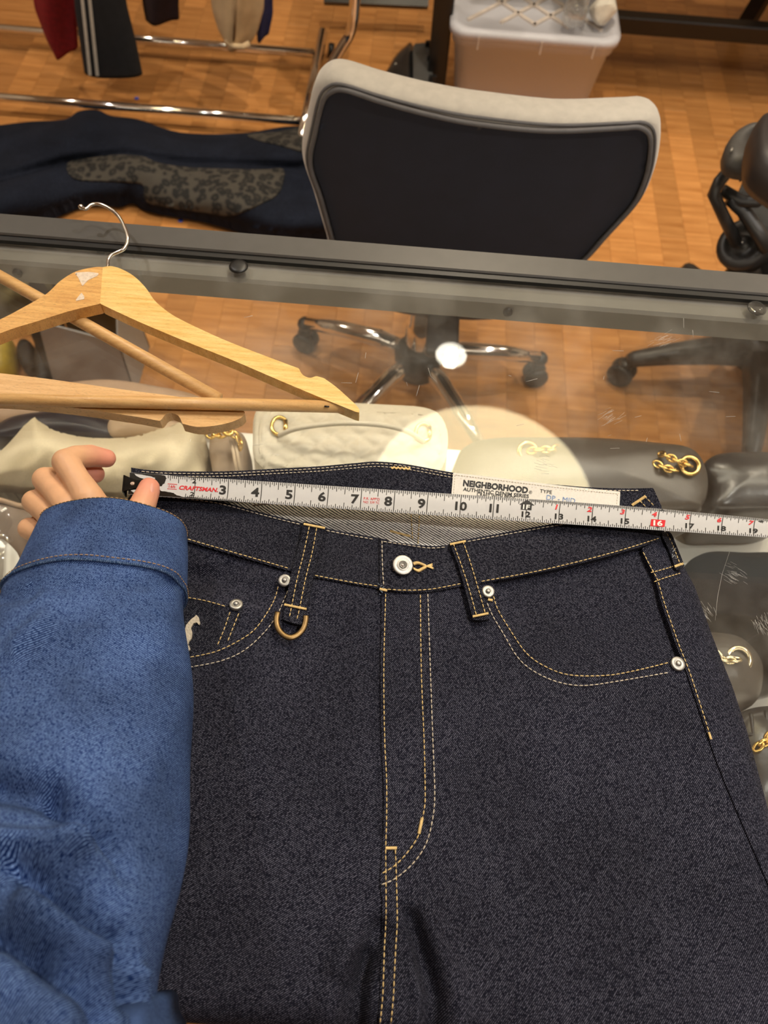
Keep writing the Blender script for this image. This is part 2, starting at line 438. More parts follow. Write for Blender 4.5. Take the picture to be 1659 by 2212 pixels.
# ------------------------------------------------------------------ lamps
M['bulb'] = emit('bulb', (1.0, .93, .78), 45.0)
M['glow'] = emit('lit_reflector', (1.0, .97, .86), 6.0)  # the bulb's light on the reflector, put in as emission
M['reflector'] = mat('white_reflector', (.85, .85, .82), .35, var=.02)
M['diffuser'] = emit('pendant_diffuser', (1.0, .84, .50), PENDANT)
M['opal'] = emit('opal_housing', (1.0, .90, .72), PENDANT * .3)  # glow added to the housing so that the ceiling gets lit
def downlight(x, y, label, col=None, k=1.0):
    t = thing('ceiling_downlight', label, 'lamp', (x, y, CEIL), 'recessed downlights in the ceiling')
    MB().lathe([(.066, 0), (.066, -.08), (.060, -.081), (.060, -.076)], (x, y, CEIL), 32, caps=False).build('can', M['reflector'], t)
    MB().lathe([(.060, -.078), (.054, -.060), (.044, -.045), (.026, -.034)], (x, y, CEIL), 32, caps=False).build('reflector', M['glow'], t)
    MB().lathe([(.001, -.052), (.016, -.050), (.025, -.042), (.026, -.034), (.001, -.033)], (x, y, CEIL), 20).build('bulb', M['bulb'], t)
    l = bpy.data.lights.new('downlight_beam', 'SPOT'); l.energy = (SPOT_W if y > 1.5 else SPOT_W * .62) * (.6 if 'rack' in label else 1.0); l.color = col or (WARM if y > 1.5 else NEUTRAL); l.spot_size = R(120); l.spot_blend = .9; l.shadow_soft_size = .02
    lo = bpy.data.objects.new('downlight_beam', l); C.objects.link(lo); lo.location = (x, y, CEIL - .086); lo.visible_camera = True
    lo.parent = t; lo.matrix_parent_inverse = Matrix.Translation(-t.location)
spots = [(DOWN0[0], DOWN0[1], 'recessed ceiling downlight mirrored in the counter glass beside the chair post')]
for (x, y, w) in ((-2.0, 1.9, 'left of the counter'), (1.8, .5, 'right of the counter'), (-1.05, 1.0, 'above the wooden hangers'), (.55, .85, 'above the back of the counter'), (-.75, 2.6, 'above the clothes rack'), (1.55, 1.8, 'above the floor in front of the storage box'),
                  (.75, -.1, 'above the front right end of the counter'), (2.0, 2.4, 'nearest the right wall')):
    spots.append((x, y, 'recessed ceiling downlight ' + w))
for s in spots: downlight(*s)
t = thing('pendant_lamp', 'large round cream pendant lamp above the glass counter', 'lamp', (PEND[0], PEND[1], CEIL))
MB().lathe([(.001, -.035), (.18, -.032), (.285, -.022), (.335, -.006), (.345, .012), (.34, .02)], (PEND[0], PEND[1], PEND_Z + .02), 56, caps=False).build('diffuser', M['diffuser'], t)
MB().lathe([(.345, .018), (.353, .018), (.353, .07), (.05, .085), (.001, .085)], (PEND[0], PEND[1], PEND_Z + .02), 56, caps=False).build('housing', M['opal'], t)
MB().tube([(PEND[0], PEND[1], PEND_Z + .1), (PEND[0], PEND[1], CEIL)], .006).build('cord', M['black'], t)

# ------------------------------------------------------------------ glass counter
YB0 = float(P(760, 523, H)[1]); YB1 = float(P(760, 568, H)[1]); YB2 = float(P(760, 622, H - .012)[1])
YF = -0.062                                      # the edge on the customer's side
CXL, CXR = -.92, .92
GT = .006
ct = thing('glass_counter', 'glass-topped display counter with a dark grey metal frame', 'counter', (0, (YB0 + YF) / 2, 0))
MB().box((0, (YB0 + YB1) / 2, H - .019), (CXR - CXL, YB0 - YB1, .042), bev=.0015).build('back_rail', M['frame'], ct, False)
MB().box((0, YB1 - .003, H - .006), (CXR - CXL - .06, .006, .011)).build('seal', M['seal'], ct, False)
MB().box((0, (YB1 + YB2) / 2 - .003, H - .022), (CXR - CXL - .06, YB1 - YB2 + .006, .028), bev=.003).build('back_ledge', M['ledge'], ct, False)
MB().box((0, YF + .012, H - .020), (CXR - CXL, .024, .040), bev=.0015).build('front_rail', M['frame'], ct, False)
for x in (CXL + .02, CXR - .02):
    MB().box((x, (YB0 + YF) / 2, H - .0205), (.04, YB0 - YF - .05, .040), bev=.0015).build('side_rail', M['frame'], ct, False)
MB().box((0, (YB1 + YF) / 2 + .006, H - GT / 2), (CXR - CXL - .082, YB1 - YF - .034, GT)).build('glass_top', M['glass'], ct, False)
ZD = H - .335                                    # display deck
YD = YB0 - .012
deckm = MB().box((0, (YD + YF) / 2, ZD - .012), (CXR - CXL - .02, YD - YF, .024), bev=.002).build('display_deck', M['deck'], ct, False)
MB().box((0, (YD + YF) / 2 - .003, (ZD - .024) / 2), (CXR - CXL - .03, YD - YF - .03, ZD - .026)).build('base_cabinet', M['cabinet'], ct, False)
for x in (CXL + .014, CXR - .014):
    for y in (YF + .014, YB0 - .014):
        MB().box((x, y, (H - .04 + ZD) / 2), (.026, .026, H - .042 - ZD), bev=.002).build('corner_post', M['frame'], ct, False)
MB().box((0, YF + .006, (H - .04 + ZD) / 2), (CXR - CXL - .06, .006, H - .044 - ZD)).build('front_glass', M['glass'], ct, False)
for x in (CXL + .006, CXR - .006):
    MB().box((x, (YB0 + YF) / 2, (H - .04 + ZD) / 2), (.006, YB0 - YF - .06, H - .044 - ZD)).build('side_glass', M['glass'], ct, False)
M['led'] = emit('case_led', (1.0, .90, .72), ADDED_LED)  # unseen strips, added to lift the brightness inside the case
MB().box((0, YF + .032, H - .028), (CXR - CXL - .1, .012, .008)).build('led_strip', M['led'], ct, False)
MB().box((0, (YB1 + YB2) / 2 + .006, H - .041), (CXR - CXL - .1, .012, .008)).build('led_strip', M['led'], ct, False)
# round clear pads between ledge and glass
for (px, py) in ((515, 574), (1636, 665)):
    c = P(px, py, H + .0008)
    MB().lathe([(.001, .0022), (.006, .002), (.0085, .0012), (.0092, 0.0)], (c[0], c[1], H - .0002), 28).build('round_pad', M['pad'] if px > 800 else M['seal'], ct)
for (px, py) in ((36, 563), (1100, 651)):
    c = P(px, py, H - .012)
    MB().lathe([(.0045, 0.0), (.0045, .008)], (c[0], YB2 - .001, H - .02), 16, axis=(0, -1, 0)).build('bolt_head', M['black'], ct)
# scratches and smears
mb = MB()
for k in range(26):
    px = random.uniform(300, 1640); py = random.uniform(640, 1000)
    a = random.choice([random.uniform(-.3, .3), random.uniform(1.2, 1.9)]); ln = random.uniform(6, 26)
    p0 = P(px, py, H + .00012); p1 = P(px + math.cos(a) * ln, py + math.sin(a) * ln, H + .00012)
    mb.tube([p0, p1], .00016, 3)
for (sx_, sy_, n_, a_) in ((1578, 1238, 34, .5), (1518, 1318, 34, .95), (1640, 1345, 34, 1.1), (1310, 905, 30, -.5), (1420, 740, 22, -.4), (1170, 1000, 18, .2)):
    for k in range(n_):
        px = sx_ + random.gauss(0, 11); py = sy_ + random.gauss(0, 9); a = a_ + random.gauss(0, .15); ln = random.uniform(8, 22)
        p0 = P(px, py, H + .00010); p1 = P(px + math.cos(a) * ln, py + math.sin(a) * ln, H + .00010); mb.tube([p0, p1], .00009, 3)
mb.tube([P(x, y, H + .0001) for x, y in ((1576, 1192), (1560, 1240), (1550, 1290), (1545, 1340))], .00012, 3)
mb.tube([P(x, y, H + .0001) for x, y in ((925, 795), (930, 812), (945, 826))], .00014, 3)
o = mb.build('glass_scratches', M['white'], ct); o['kind'] = 'stuff'

# ------------------------------------------------------------------ grey swivel chair
fab_band_lit = mat('grey_velvet', (.40, .37, .33), .85, var=.08, scale=80, sheen=.5)  # overhead light on the rim put into a paler velvet tone
fab_back_shaded = mat('navy_charcoal_velvet', (.008, .010, .021), .9, var=.15, scale=30, sheen=.05)  # same velvet, its shade put into a dark colour
fab_pipe = mat('grey_piping', (.10, .095, .10), .8, var=.1)
YC = .90
def chair_y(x, z):              # back face of the backrest: leaning, centre nearest the counter
    return YC + .62 * (x - .14) ** 2 - .16 * (z - .90)
def on_surf(px, py, fy, y0=.95, it=8):
    y = np.full(np.shape(px), y0)
    for _ in range(it):
        p = PY(px, py, y); y = fy(p[..., 0], p[..., 2])
    return PY(px, py, y)
pipe_px = crom([(738, 575), (724, 515), (700, 425), (677, 352), (688, 285), (703, 222), (722, 199), (752, 196), (830, 222), (930, 250), (1030, 270), (1180, 284), (1330, 277), (1376, 275), (1397, 296), (1395, 350), (1381, 400), (1358, 443), (1300, 507), (1240, 570), (1130, 640), (960, 650), (800, 640)], 6, True)
hub = P(905, 765, .13)
gc = thing('swivel_chair', 'grey velvet swivel chair with dark back panel and chrome star base', 'chair', (hub[0], hub[1], 0))
v, f = sheet(pipe_px, 9, lambda a, b: on_surf(a, b, chair_y) , .004, (0, 1, 0))
link_mesh('back_panel', v, f, fab_back_shaded, gc)
q = on_surf(resample(pipe_px, 9, True)[:, 0], resample(pipe_px, 9, True)[:, 1], chair_y)
cen = q.mean(0)
rings = []
outw = q - cen; outw[:, 1] = 0; outw /= np.linalg.norm(outw, axis=1)[:, None]
for k in range(9):
    a = math.pi * k / 8
    rings.append(q + outw * (.006 + .014 * math.sin(a)) + np.array([0, 1, 0]) * (.030 - .030 * math.cos(a)) * .95 )
MB().loft(rings, False).build('edge_band', fab_band_lit, gc)
front = rings[-1]; n = len(front)
MB().add(list(front) + [front.mean(0) + np.array([0, -.02, 0])], [(i, (i + 1) % n, n) for i in range(n)]).build('front_cushion', fab_band_lit, gc)
MB().tube(list(q + outw * .004 + np.array([0, -.004, 0])), .0032, 6, closed=True).build('piping', fab_pipe, gc)
q2 = q + outw * .010 + np.array([0, .001, 0])
MB().tube(list(q2), .0022, 6, closed=True).build('piping', fab_pipe, gc)
sc_ = np.array([hub[0] + .03, hub[1] + .045, .46])
rg = []
for z, s in ((-.05, .80), (-.046, .93), (-.02, 1.0), (.025, 1.0), (.045, .93), (.05, .8)):
    rg.append([sc_ + np.array([.235 * s * math.copysign(abs(math.cos(a)) ** .75, math.cos(a)), .21 * s * math.copysign(abs(math.sin(a)) ** .75, math.sin(a)), z]) for a in np.linspace(0, 2 * math.pi, 40, endpoint=False)])
MB().loft(rg).build('seat', fab_back_shaded, gc)
MB().box((sc_[0], sc_[1] - .19, .42), (.06, .2, .02), bev=.004).build('back_bracket', M['black'], gc)
MB().lathe([(.036, .10), (.036, .24), (.032, .245), (.032, .33), (.026, .335), (.026, .42)], (hub[0], hub[1], 0), 24).build('gas_column', M['chrome'], gc)
MB().lathe([(.03, .075), (.052, .08), (.056, .12), (.05, .15), (.036, .16)], (hub[0], hub[1], 0), 24).build('hub', M['black'], gc)
for k, a in enumerate((10, 82, 160, 232, 304)):
    d = np.array([math.cos(R(a)), math.sin(R(a)), 0]); h3 = np.array([hub[0], hub[1], 0])
    mb = MB().tube([h3 + d * .03 + [0, 0, .125], h3 + d * .10 + [0, 0, .135], h3 + d * .2 + [0, 0, .118], h3 + d * .29 + [0, 0, .095]], [.022, .021, .019, .016], 12)
    leg = mb.build('base_leg', M['chrome'], gc)
    MB().ball(h3 + d * .295 + [0, 0, .088], (.021, .021, .016)).build('end_cap', M['black'], gc)
    e = h3 + d * .298; s = np.array([-d[1], d[0], 0])
    for w in (-1, 1):
        MB().lathe([(.012, -.009), (.026, -.009), (.029, -.004), (.029, .004), (.026, .009), (.012, .009)], e + s * w * .013 + [0, 0, .029], 18, axis=s).build('caster_wheel', M['black'], gc)
    MB().box(e + np.array([0, 0, .058]), (.03, .03, .03), R(a), .006).build('caster_fork', M['black'], gc)

# ------------------------------------------------------------------ black mesh office chair at the right
meshfab = mat('black_mesh', (.012, .012, .012), .7, var=.3, scale=900)
darkg = mat('graphite_plastic', (.028, .026, .025), .38, var=.12)
hb = P(1655, 735, .14)
bc = thing('office_chair', 'black mesh office chair with looped arm pad at the right edge', 'chair', (hb[0], hb[1], 0))
MB().lathe([(.03, .06), (.05, .07), (.055, .13), (.04, .16)], (hb[0], hb[1], 0), 20).build('hub', darkg, bc)
MB().lathe([(.03, .14), (.03, .26), (.024, .27), (.024, .40)], (hb[0], hb[1], 0), 20).build('gas_column', M['black'], bc)
tip = P(1285, 775, .085); a0 = math.atan2(tip[1] - hb[1], tip[0] - hb[0]); ln0 = .32
for k in range(5):
    a = a0 + k * 2 * math.pi / 5; d = np.array([math.cos(a), math.sin(a), 0]); h3 = np.array([hb[0], hb[1], 0]); s = np.array([-d[1], d[0], 0])
    rg = []
    for r_, hw, zt, zb in ((.03, .03, .15, .08), (.12, .026, .14, .085), (.22, .022, .122, .082), (.305, .018, .100, .072), (.318, .012, .094, .074)):
        rg.append([h3 + d * r_ + s * hw + [0, 0, zb], h3 + d * r_ + s * hw + [0, 0, zt - .012], h3 + d * r_ + s * hw * .55 + [0, 0, zt], h3 + d * r_ - s * hw * .55 + [0, 0, zt], h3 + d * r_ - s * hw + [0, 0, zt - .012], h3 + d * r_ - s * hw + [0, 0, zb]])
    MB().loft(rg).build('base_leg', darkg, bc)
    e = h3 + d * .315; ax = np.array([math.cos(a + .9), math.sin(a + .9), 0])
    for w in (-1, 1):
        MB().lathe([(.012, -.011), (.028, -.011), (.032, -.004), (.032, .006), (.027, .011), (.012, .011)], e + ax * w * .0135 + [0, 0, .032], 18, axis=ax).build('caster_wheel', M['black'], bc)
    MB().box(e + np.array([0, 0, .062]), (.03, .03, .022), a, .005).build('caster_fork', darkg, bc)
# upper frame: seat edge, arm yoke, pivot, pad
def Q(px, py, z): return P(px, py, z)
pv = Q(1606, 527, .52)
rg = []
so = np.array([pv[0] + .30, pv[1] + .05, .44])
for z, s in ((-.03, .9), (0, 1), (.02, .97)):
    rg.append([so + np.array([.25 * s * math.copysign(abs(math.cos(a)) ** .5, math.cos(a)), .24 * s * math.copysign(abs(math.sin(a)) ** .5, math.sin(a)), z]) for a in np.linspace(0, 2 * math.pi, 36, endpoint=False)])
MB().loft(rg).build('seat', meshfab, bc)
MB().box((hb[0], hb[1], .405), (.16, .22, .05), bev=.01).build('tilt_mechanism', darkg, bc)
nrm = np.array([-.62, -.35, .70]); nrm /= np.linalg.norm(nrm)
MB().lathe([(.001, -.03), (.046, -.03), (.048, 0), (.044, .008), (.030, .010), (.028, .006), (.012, .006), (.010, .012), (.001, .012)], pv, 28, axis=nrm).build('pivot_disc', darkg, bc)
MB().lathe([(.001, 0), (.004, 0), (.003, .003)], pv + nrm * .012, 10, axis=nrm).build('pivot_screw', M['steel'], bc)
MB().tube([pv + [.01, 0, -.04], Q(1610, 585, .47), Q(1625, 650, .42)], [.036, .034, .03], 12, flat=.7).build('recline_bracket', darkg, bc)
MB().tube([Q(1590, 522, .53), Q(1562, 465, .58), Q(1541, 418, .62), Q(1552, 395, .635), Q(1582, 358, .65)], [.016, .015, .015, .014, .013], 10, flat=.7).build('arm_strut', darkg, bc)
MB().tube([Q(1575, 430, .60), Q(1605, 455, .585), Q(1634, 495, .57), Q(1662, 540, .55)], [.010, .012, .013, .013], 10).build('back_frame', darkg, bc)
MB().tube([Q(1560, 410, .61), Q(1600, 435, .60), Q(1635, 435, .61), Q(1680, 410, .63)], [.010, .011, .011, .011], 10).build('lumbar_bar', darkg, bc)
mb = MB()
for k in range(12):
    mb.tube([Q(1598 + k * 8, 392 - k * 1.0, .60), Q(1622 + k * 8, 352 - k * 1.0, .62), Q(1640 + k * 8, 335, .64)], .0022, 5)
o = mb.build('mesh_slats', darkg, bc)
v, f = sheet([(1594, 420), (1628, 336), (1760, 330), (1760, 560), (1640, 500)], 12, lambda a, b: P(a, b, np.full(np.shape(a), .565)), .012, both=True)
link_mesh('back_mesh', v, f, meshfab, bc)
padp = crom([(1567, 330), (1572, 306), (1592, 283), (1615, 270), (1640, 268), (1668, 280), (1682, 310), (1668, 345), (1640, 362), (1602, 363), (1575, 352)], 6, True)
top = P(padp[:, 0], padp[:, 1], .70); c_ = top.mean(0)
rings = [c_ + (top - c_) * s + np.array([0, 0, z]) for s, z in ((.80, -.03), (.95, -.024), (1.0, -.008), (.97, .002), (.82, .010), (.55, .011))]
hole = P(1632, 298, .70)
rings.append(hole + (rings[-1] - rings[-1].mean(0)) * .45 + [0, 0, .004]); rings.append(hole + (rings[-2] - rings[-2].mean(0)) * .40 + [0, 0, -.025])
MB().loft(rings).build('arm_pad', mat('graphite_soft_pad', (.05, .046, .043), .55, var=.08), bc)
MB().tube([Q(1499 + 80, 327, .712), Q(1582, 319, .713)], .0016, 5).build('pad_mark', M['silver'], bc)
bk = crom([(1636, 350), (1629, 300), (1634, 265), (1652, 245), (1700, 238), (1740, 300), (1720, 400), (1680, 390)], 6, True)
tb = P(bk[:, 0], bk[:, 1], .78); cb = tb.mean(0)
MB().loft([cb + (tb - cb) * s + np.array([0, 0, z]) for s, z in ((.85, -.05), (.98, -.035), (1, -.012), (.93, .004), (.7, .012))]).build('head_pad', mat('brown_black_pad', (.026, .021, .020), .45, var=.1), bc)

# ------------------------------------------------------------------ clothes rack and what hangs on it
ZR = .055
ra0, ra1 = P(0, 211, ZR), P(672, 262, ZR); YR1 = float((ra0[1] + ra1[1]) / 2)
rb0, rb1 = P(0, 62, ZR), P(688, 115, ZR); YR2 = float((rb0[1] + rb1[1]) / 2)
XRR = float(P(690, 115, ZR)[0]); XRL = -1.75
rk = thing('clothes_rack', 'chrome clothes rack standing behind the counter at the left', 'rack', ((XRL + XRR) / 2, (YR1 + YR2) / 2, 0))
MB().tube([(XRL, YR1, ZR), (XRR, YR1, ZR)], .0125, 12).build('base_rail', M['chrome'], rk)
MB().tube([(XRL, YR2, ZR), (XRR, YR2, ZR)], .0125, 12).build('base_rail', M['chrome'], rk)
for x in (XRL, XRR):
    MB().tube([(x, YR1 - .12, ZR + .01), (x, YR2 + .10, ZR + .01)], .016, 12).build('end_foot', M['chrome'], rk)
    for y in (YR1 - .1, YR2 + .08):
        MB().lathe([(.008, -.009), (.02, -.009), (.022, 0), (.02, .009), (.008, .009)], (x + .03, y, .022), 16, axis=(1, 0, 0)).build('caster_wheel', M['black'], rk)
YM = (YR1 + YR2) / 2
ur = crom([P(672, 215, .06), P(700, 165, .12), P(735, 108, .19), P(757, 70, .24), P(765, 30, .31), P(768, -40, .42)], 6)
MB().tube(list(ur) + [(ur[-1][0], YM, 1.18)], .015, 12).build('upright', M['chrome'], rk)
MB().tube([(XRL, YM, ZR), (XRL, YM, 1.18)], .015, 12).build('upright', M['chrome'], rk)
MB().tube([(XRL, YM, 1.18), (ur[-1][0], YM, 1.18)], .014, 12).build('hanging_rail', M['chrome'], rk)
MB().lathe([(.001, 0), (.008, 0), (.006, .006)], ur[8] + np.array([.012, -.012, 0]), 10, axis=(.6, -.7, .2)).build('bolt', M['steel'], rk)
def garment(name, label, cat, m, left, right, Y, ztop=1.16, th=.025, fold=.012, stripes=None):
    """left / right: pixel edges from the top of the frame down to the hem, both on an upright plane"""
    l = np.array([PY(x, y, Y) for x, y in left]); r = np.array([PY(x, y, Y) for x, y in right])
    kl, kr = (l[0] - l[1]) / (l[0][2] - l[1][2] + 1e-9), (r[0] - r[1]) / (r[0][2] - r[1][2] + 1e-9)
    zb = max(l[0][2], r[0][2]) + .15
    l = np.vstack([[l[0] + np.array([-.03, 0, 0]) * .5 + [0, 0, ztop - l[0][2]]], [l[0] + [0, 0, zb - l[0][2]]], l]); r = np.vstack([[r[0] + [.01, 0, ztop - r[0][2]]], [r[0] + [0, 0, zb - r[0][2]]], r])
    l = resample(l, .012); r = resample(r, .012); n = max(len(l), len(r))
    l = resample(l, np.linalg.norm(np.diff(l, axis=0), axis=1).sum() / n)[:n]; r = resample(r, np.linalg.norm(np.diff(r, axis=0), axis=1).sum() / n)[:n]
    n = min(len(l), len(r)); rings = []
    for a, b in zip(l[:n], r[:n]):
        c = (a + b) / 2; hw = (b - a) / 2; ring = []
        for k in range(28):
            q = 2 * math.pi * k / 28
            w = math.sin(q) * th + fold * math.sin(3.1 * q + c[2] * 9) * abs(math.sin(q))
            ring.append(c + hw * math.cos(q) + np.array([0, -w, 0]))
        rings.append(ring)
    return MB().loft(rings).build(name, m)
YG = YM - .09
g = garment('red_trousers', '', '', mat('red_wool', (.22, .006, .010), .9, var=.2, scale=90), [(62, -60), (75, 20), (100, 85), (125, 130)], [(168, -60), (166, 30), (168, 85), (170, 108)], YG + .07)
tag(g, 'dark red knit trousers hanging from the clothes rack', 'trousers')
tp = thing('track_trousers', 'black track trousers with two white side stripes hanging from the rack', 'trousers', PY(250, 175, YG))
garment('trouser_leg', '', '', mat('black_jersey', (.012, .014, .019), .85, var=.2, scale=60), [(155, -60), (162, 20), (172, 90), (183, 163)], [(262, -60), (276, 20), (294, 90), (310, 168)], YG, th=.03, fold=.002).parent = tp
o = [c for c in C.objects if c.name.startswith('trouser_leg')][0]; o.matrix_parent_inverse = Matrix.Translation(-tp.location)
for (a, b, w) in (((168, -60), (191, 163), 7), ((184, -60), (207, 164), 7)):
    pts = [(a[0] + (b[0] - a[0]) * k / 10, a[1] + (b[1] - a[1]) * k / 10) for k in range(11)]
    le = [PY(x, y, YG - (.024 if a[0] < 175 else .031)) for x, y in pts]; ri = [PY(x + w, y, YG - (.028 if a[0] < 175 else .033)) for x, y in pts]
    le = [le[0] + [0, 0, .6]] + le; ri = [ri[0] + [0, 0, .6]] + ri
    vv = le + ri + [p + np.array([0, .004, 0]) for p in le + ri]; n = len(le)
    ff = [(i, i + 1, n + i + 1, n + i) for i in range(n - 1)] + [(2 * n + i, 3 * n + i, 3 * n + i + 1, 2 * n + i + 1) for i in range(n - 1)]
    MB().add(vv, ff).build('side_stripe', mat('white_tape', (.60, .57, .52), .8, var=.1), tp)
g = garment('purple_trousers', '', '', mat('dark_purple_cloth', (.022, .009, .012), .9, var=.2), [(300, -80), (308, 10), (316, 52)], [(388, -80), (386, 10), (388, 48)], YG + .10)
tag(g, 'dark purple brown trousers hanging second from the right on the rack', 'trousers')
cg = thing('cream_trousers', 'cream cotton trousers with gathered hem and drawcord hanging on the rack', 'trousers', PY(515, 100, YG))
o = garment('trouser_leg', '', '', mat('cream_twill', (.62, .46, .28), .9, var=.1, bump=.4, scale=30), [(448, -60), (458, 20), (470, 60), (490, 96)], [(572, -60), (570, 20), (556, 70), (536, 100)], YG + .02, th=.04, fold=.016)
o.parent = cg; o.matrix_parent_inverse = Matrix.Translation(-cg.location)
MB().tube([PY(510, -30, YG - .05), PY(508, 40, YG - .045), PY(505, 88, YG - .03)], .004, 6).build('drawcord', mat('tan_cord', (.30, .2, .11), .8), cg)
MB().tube([PY(488, 88, YG - .02), PY(505, 100, YG - .032), PY(525, 101, YG - .032), PY(538, 94, YG - .02)], .008, 8).build('hem', mat('cream_rib', (.66, .50, .31), .9), cg)
g = garment('navy_trousers', '', '', mat('navy_cloth', (.02, .022, .09), .9, var=.2), [(548, -60), (552, 40), (556, 92)], [(588, -60), (590, 30), (580, 78)], YG + .12)
tag(g, 'navy blue trousers hanging behind the cream pair on the rack', 'trousers')

# ------------------------------------------------------------------ leopard-panelled jeans on the floor
leo, nt, b = new_mat('leopard_print'); setp(b, Roughness=.85)
tc = node(nt, 'ShaderNodeTexCoord'); vo = node(nt, 'ShaderNodeTexVoronoi'); vo.inputs['Scale'].default_value = 42; vo.inputs['Randomness'].default_value = .8
n0 = node(nt, 'ShaderNodeTexNoise'); n0.inputs['Scale'].default_value = 40
va = node(nt, 'ShaderNodeVectorMath', operation='MULTIPLY_ADD'); va.inputs[1].default_value = (.02, .02, .02)
L(nt, tc.outputs['Object'], n0.inputs['Vector']); L(nt, n0.outputs['Color'], va.inputs[0]); L(nt, tc.outputs['Object'], va.inputs[2]); L(nt, va.outputs[0], vo.inputs['Vector'])
rp = node(nt, 'ShaderNodeValToRGB'); e = rp.color_ramp.elements; e[0].position = 0; e[0].color = (.026, .023, .019, 1); e[1].position = 1; e[1].color = (.058, .051, .041, 1)
for p, c in ((.20, (.026, .023, .019, 1)), (.27, (.006, .006, .006, 1)), (.46, (.006, .006, .006, 1)), (.55, (.05, .044, .036, 1))):
    x = e.new(p); x.color = c
L(nt, vo.outputs['Distance'], rp.inputs[0]); L(nt, rp.outputs[0], b.inputs['Base Color'])
lj = thing('leopard_jeans', 'dark navy jeans with grey leopard print panels lying on the floor', 'jeans', P(350, 380, 0))
navy = denim('navy_denim', (.006, .008, .016), (.034, .043, .070), 40, period=.002, mix=.4)
jp = crom([(-160, 290), (0, 270), (70, 262), (140, 258), (170, 240), (210, 237), (240, 250), (300, 258), (390, 286), (520, 288), (640, 272), (760, 290), (800, 400), (760, 480), (700, 502), (600, 500), (520, 485), (440, 462), (370, 450), (310, 437), (280, 420), (250, 428), (200, 424), (160, 432), (110, 452), (60, 470), (-100, 480)], 5, True)
jx, jy = jp[:, 0], jp[:, 1]
def poly_dist(px, py, poly):
    d = np.full(px.shape, 1e9)
    for a in range(0, len(px), 3000):
        d[a:a + 3000] = np.sqrt(((np.stack([px[a:a + 3000], py[a:a + 3000]], 1)[:, None] - poly[None]) ** 2).sum(2)).min(1)
    return d
jdense = resample(jp, 4, True)
def lj_h(px, py):
    px = np.asarray(px, float); py = np.asarray(py, float)
    d = np.clip((poly_dist(px, py, jdense) + 5) / 65, 0, 1)
    seam = np.interp(px, [0, 140, 270, 400, 640, 720], [385, 350, 332, 352, 362, 350])
    h = .012 + .075 * np.sqrt(1 - (1 - d) ** 2)
    h += .012 * np.sin(px / 38 + py / 60) * d + .010 * np.sin(px / 71 - py / 35 + 1) * d
    h -= .022 * np.exp(-((py - seam) / 10) ** 2) * d
    return h
def lj_fn(off): return lambda a, b: P(a, b, lj_h(a, b) + off)
v, f = sheet(jp, 7, lj_fn(0), .03); link_mesh('denim_body', v, f, navy, lj)
for pp in ([(146, 352), (200, 340), (260, 334), (310, 338), (345, 352), (420, 362), (560, 366), (610, 364), (612, 388), (598, 420), (560, 440), (500, 462), (440, 455), (370, 446), (315, 432), (310, 400), (290, 392), (230, 390), (160, 385)],
           [(535, 291), (600, 284), (650, 276), (668, 296), (668, 330), (652, 326), (600, 312), (560, 303)]):
    v, f = sheet(crom(pp, 4, True), 6, lj_fn(.004), .006); link_mesh('leopard_panel', v, f, leo, lj)
for k, pts in enumerate(([(0, 392), (60, 375), (140, 352)], [(640, 365), (680, 352)])):
    q = resample(crom(pts, 6), 10); MB().tube(list(lj_fn(.002)(q[:, 0], q[:, 1])), .003, 5).build('seam_ridge', navy, lj)
for (px, py) in ((390, 476), (295, 212)):
    c = P(px, py, .002); st = MB().lathe([(.001, .0016), (.007, .0014), (.0075, 0.0)], (c[0], c[1], .0008), 14).build('floor_sticker', mat('blue_sticker', (.03, .07, .45), .5))
    tag(st, 'small round blue sticker on the wood floor ' + ('below the leopard jeans' if py > 300 else 'under the clothes rack'), 'sticker', 'blue floor stickers')

# ------------------------------------------------------------------ storage box, bottle, crumpled paper
def milky(name, col, tr):
    m, nt, b = new_mat(name); out = nt.nodes['Material Output']; setp(b, Base_Color=c4(col), Roughness=.35)
    t_ = node(nt, 'ShaderNodeBsdfTransparent'); t_.inputs[0].default_value = (.95, .9, .87, 1)
    tl = node(nt, 'ShaderNodeBsdfTranslucent'); tl.inputs[0].default_value = c4(col)
    a = node(nt, 'ShaderNodeMixShader'); a.inputs[0].default_value = .2; L(nt, b.outputs[0], a.inputs[1]); L(nt, tl.outputs[0], a.inputs[2])
    m2 = node(nt, 'ShaderNodeMixShader'); m2.inputs[0].default_value = tr; L(nt, a.outputs[0], m2.inputs[1]); L(nt, t_.outputs[0], m2.inputs[2])
    L(nt, m2.outputs[0], out.inputs['Surface']); return m
M['bin'] = milky('milky_plastic', (.74, .76, .86), .06)
M['lid'] = milky('milky_lid', (.76, .77, .84), .14)
HB = .27
fl, fr = P(974, 62, HB), P(1343, 95, HB)
bx0, bx1, by0 = float(fl[0]), float(fr[0]), float((fl[1] + fr[1]) / 2)
BD = .36; bcx = (bx0 + bx1) / 2; bw = bx1 - bx0
bn = thing('storage_box', 'translucent plastic storage box with a lattice lid on the floor', 'box', (bcx, by0 + BD / 2, 0))
def rrect(cx, cy, w, d, r, z, n=5):
    o = []
    for (sx, sy, a0_) in ((1, -1, -90), (1, 1, 0), (-1, 1, 90), (-1, -1, 180)):
        for k in range(n):
            a = R(a0_ + 90 * k / (n - 1)); o.append((cx + sx * (w / 2 - r) + r * math.cos(a), cy + sy * (d / 2 - r) + r * math.sin(a), z))
    return o
cyb = by0 + BD / 2
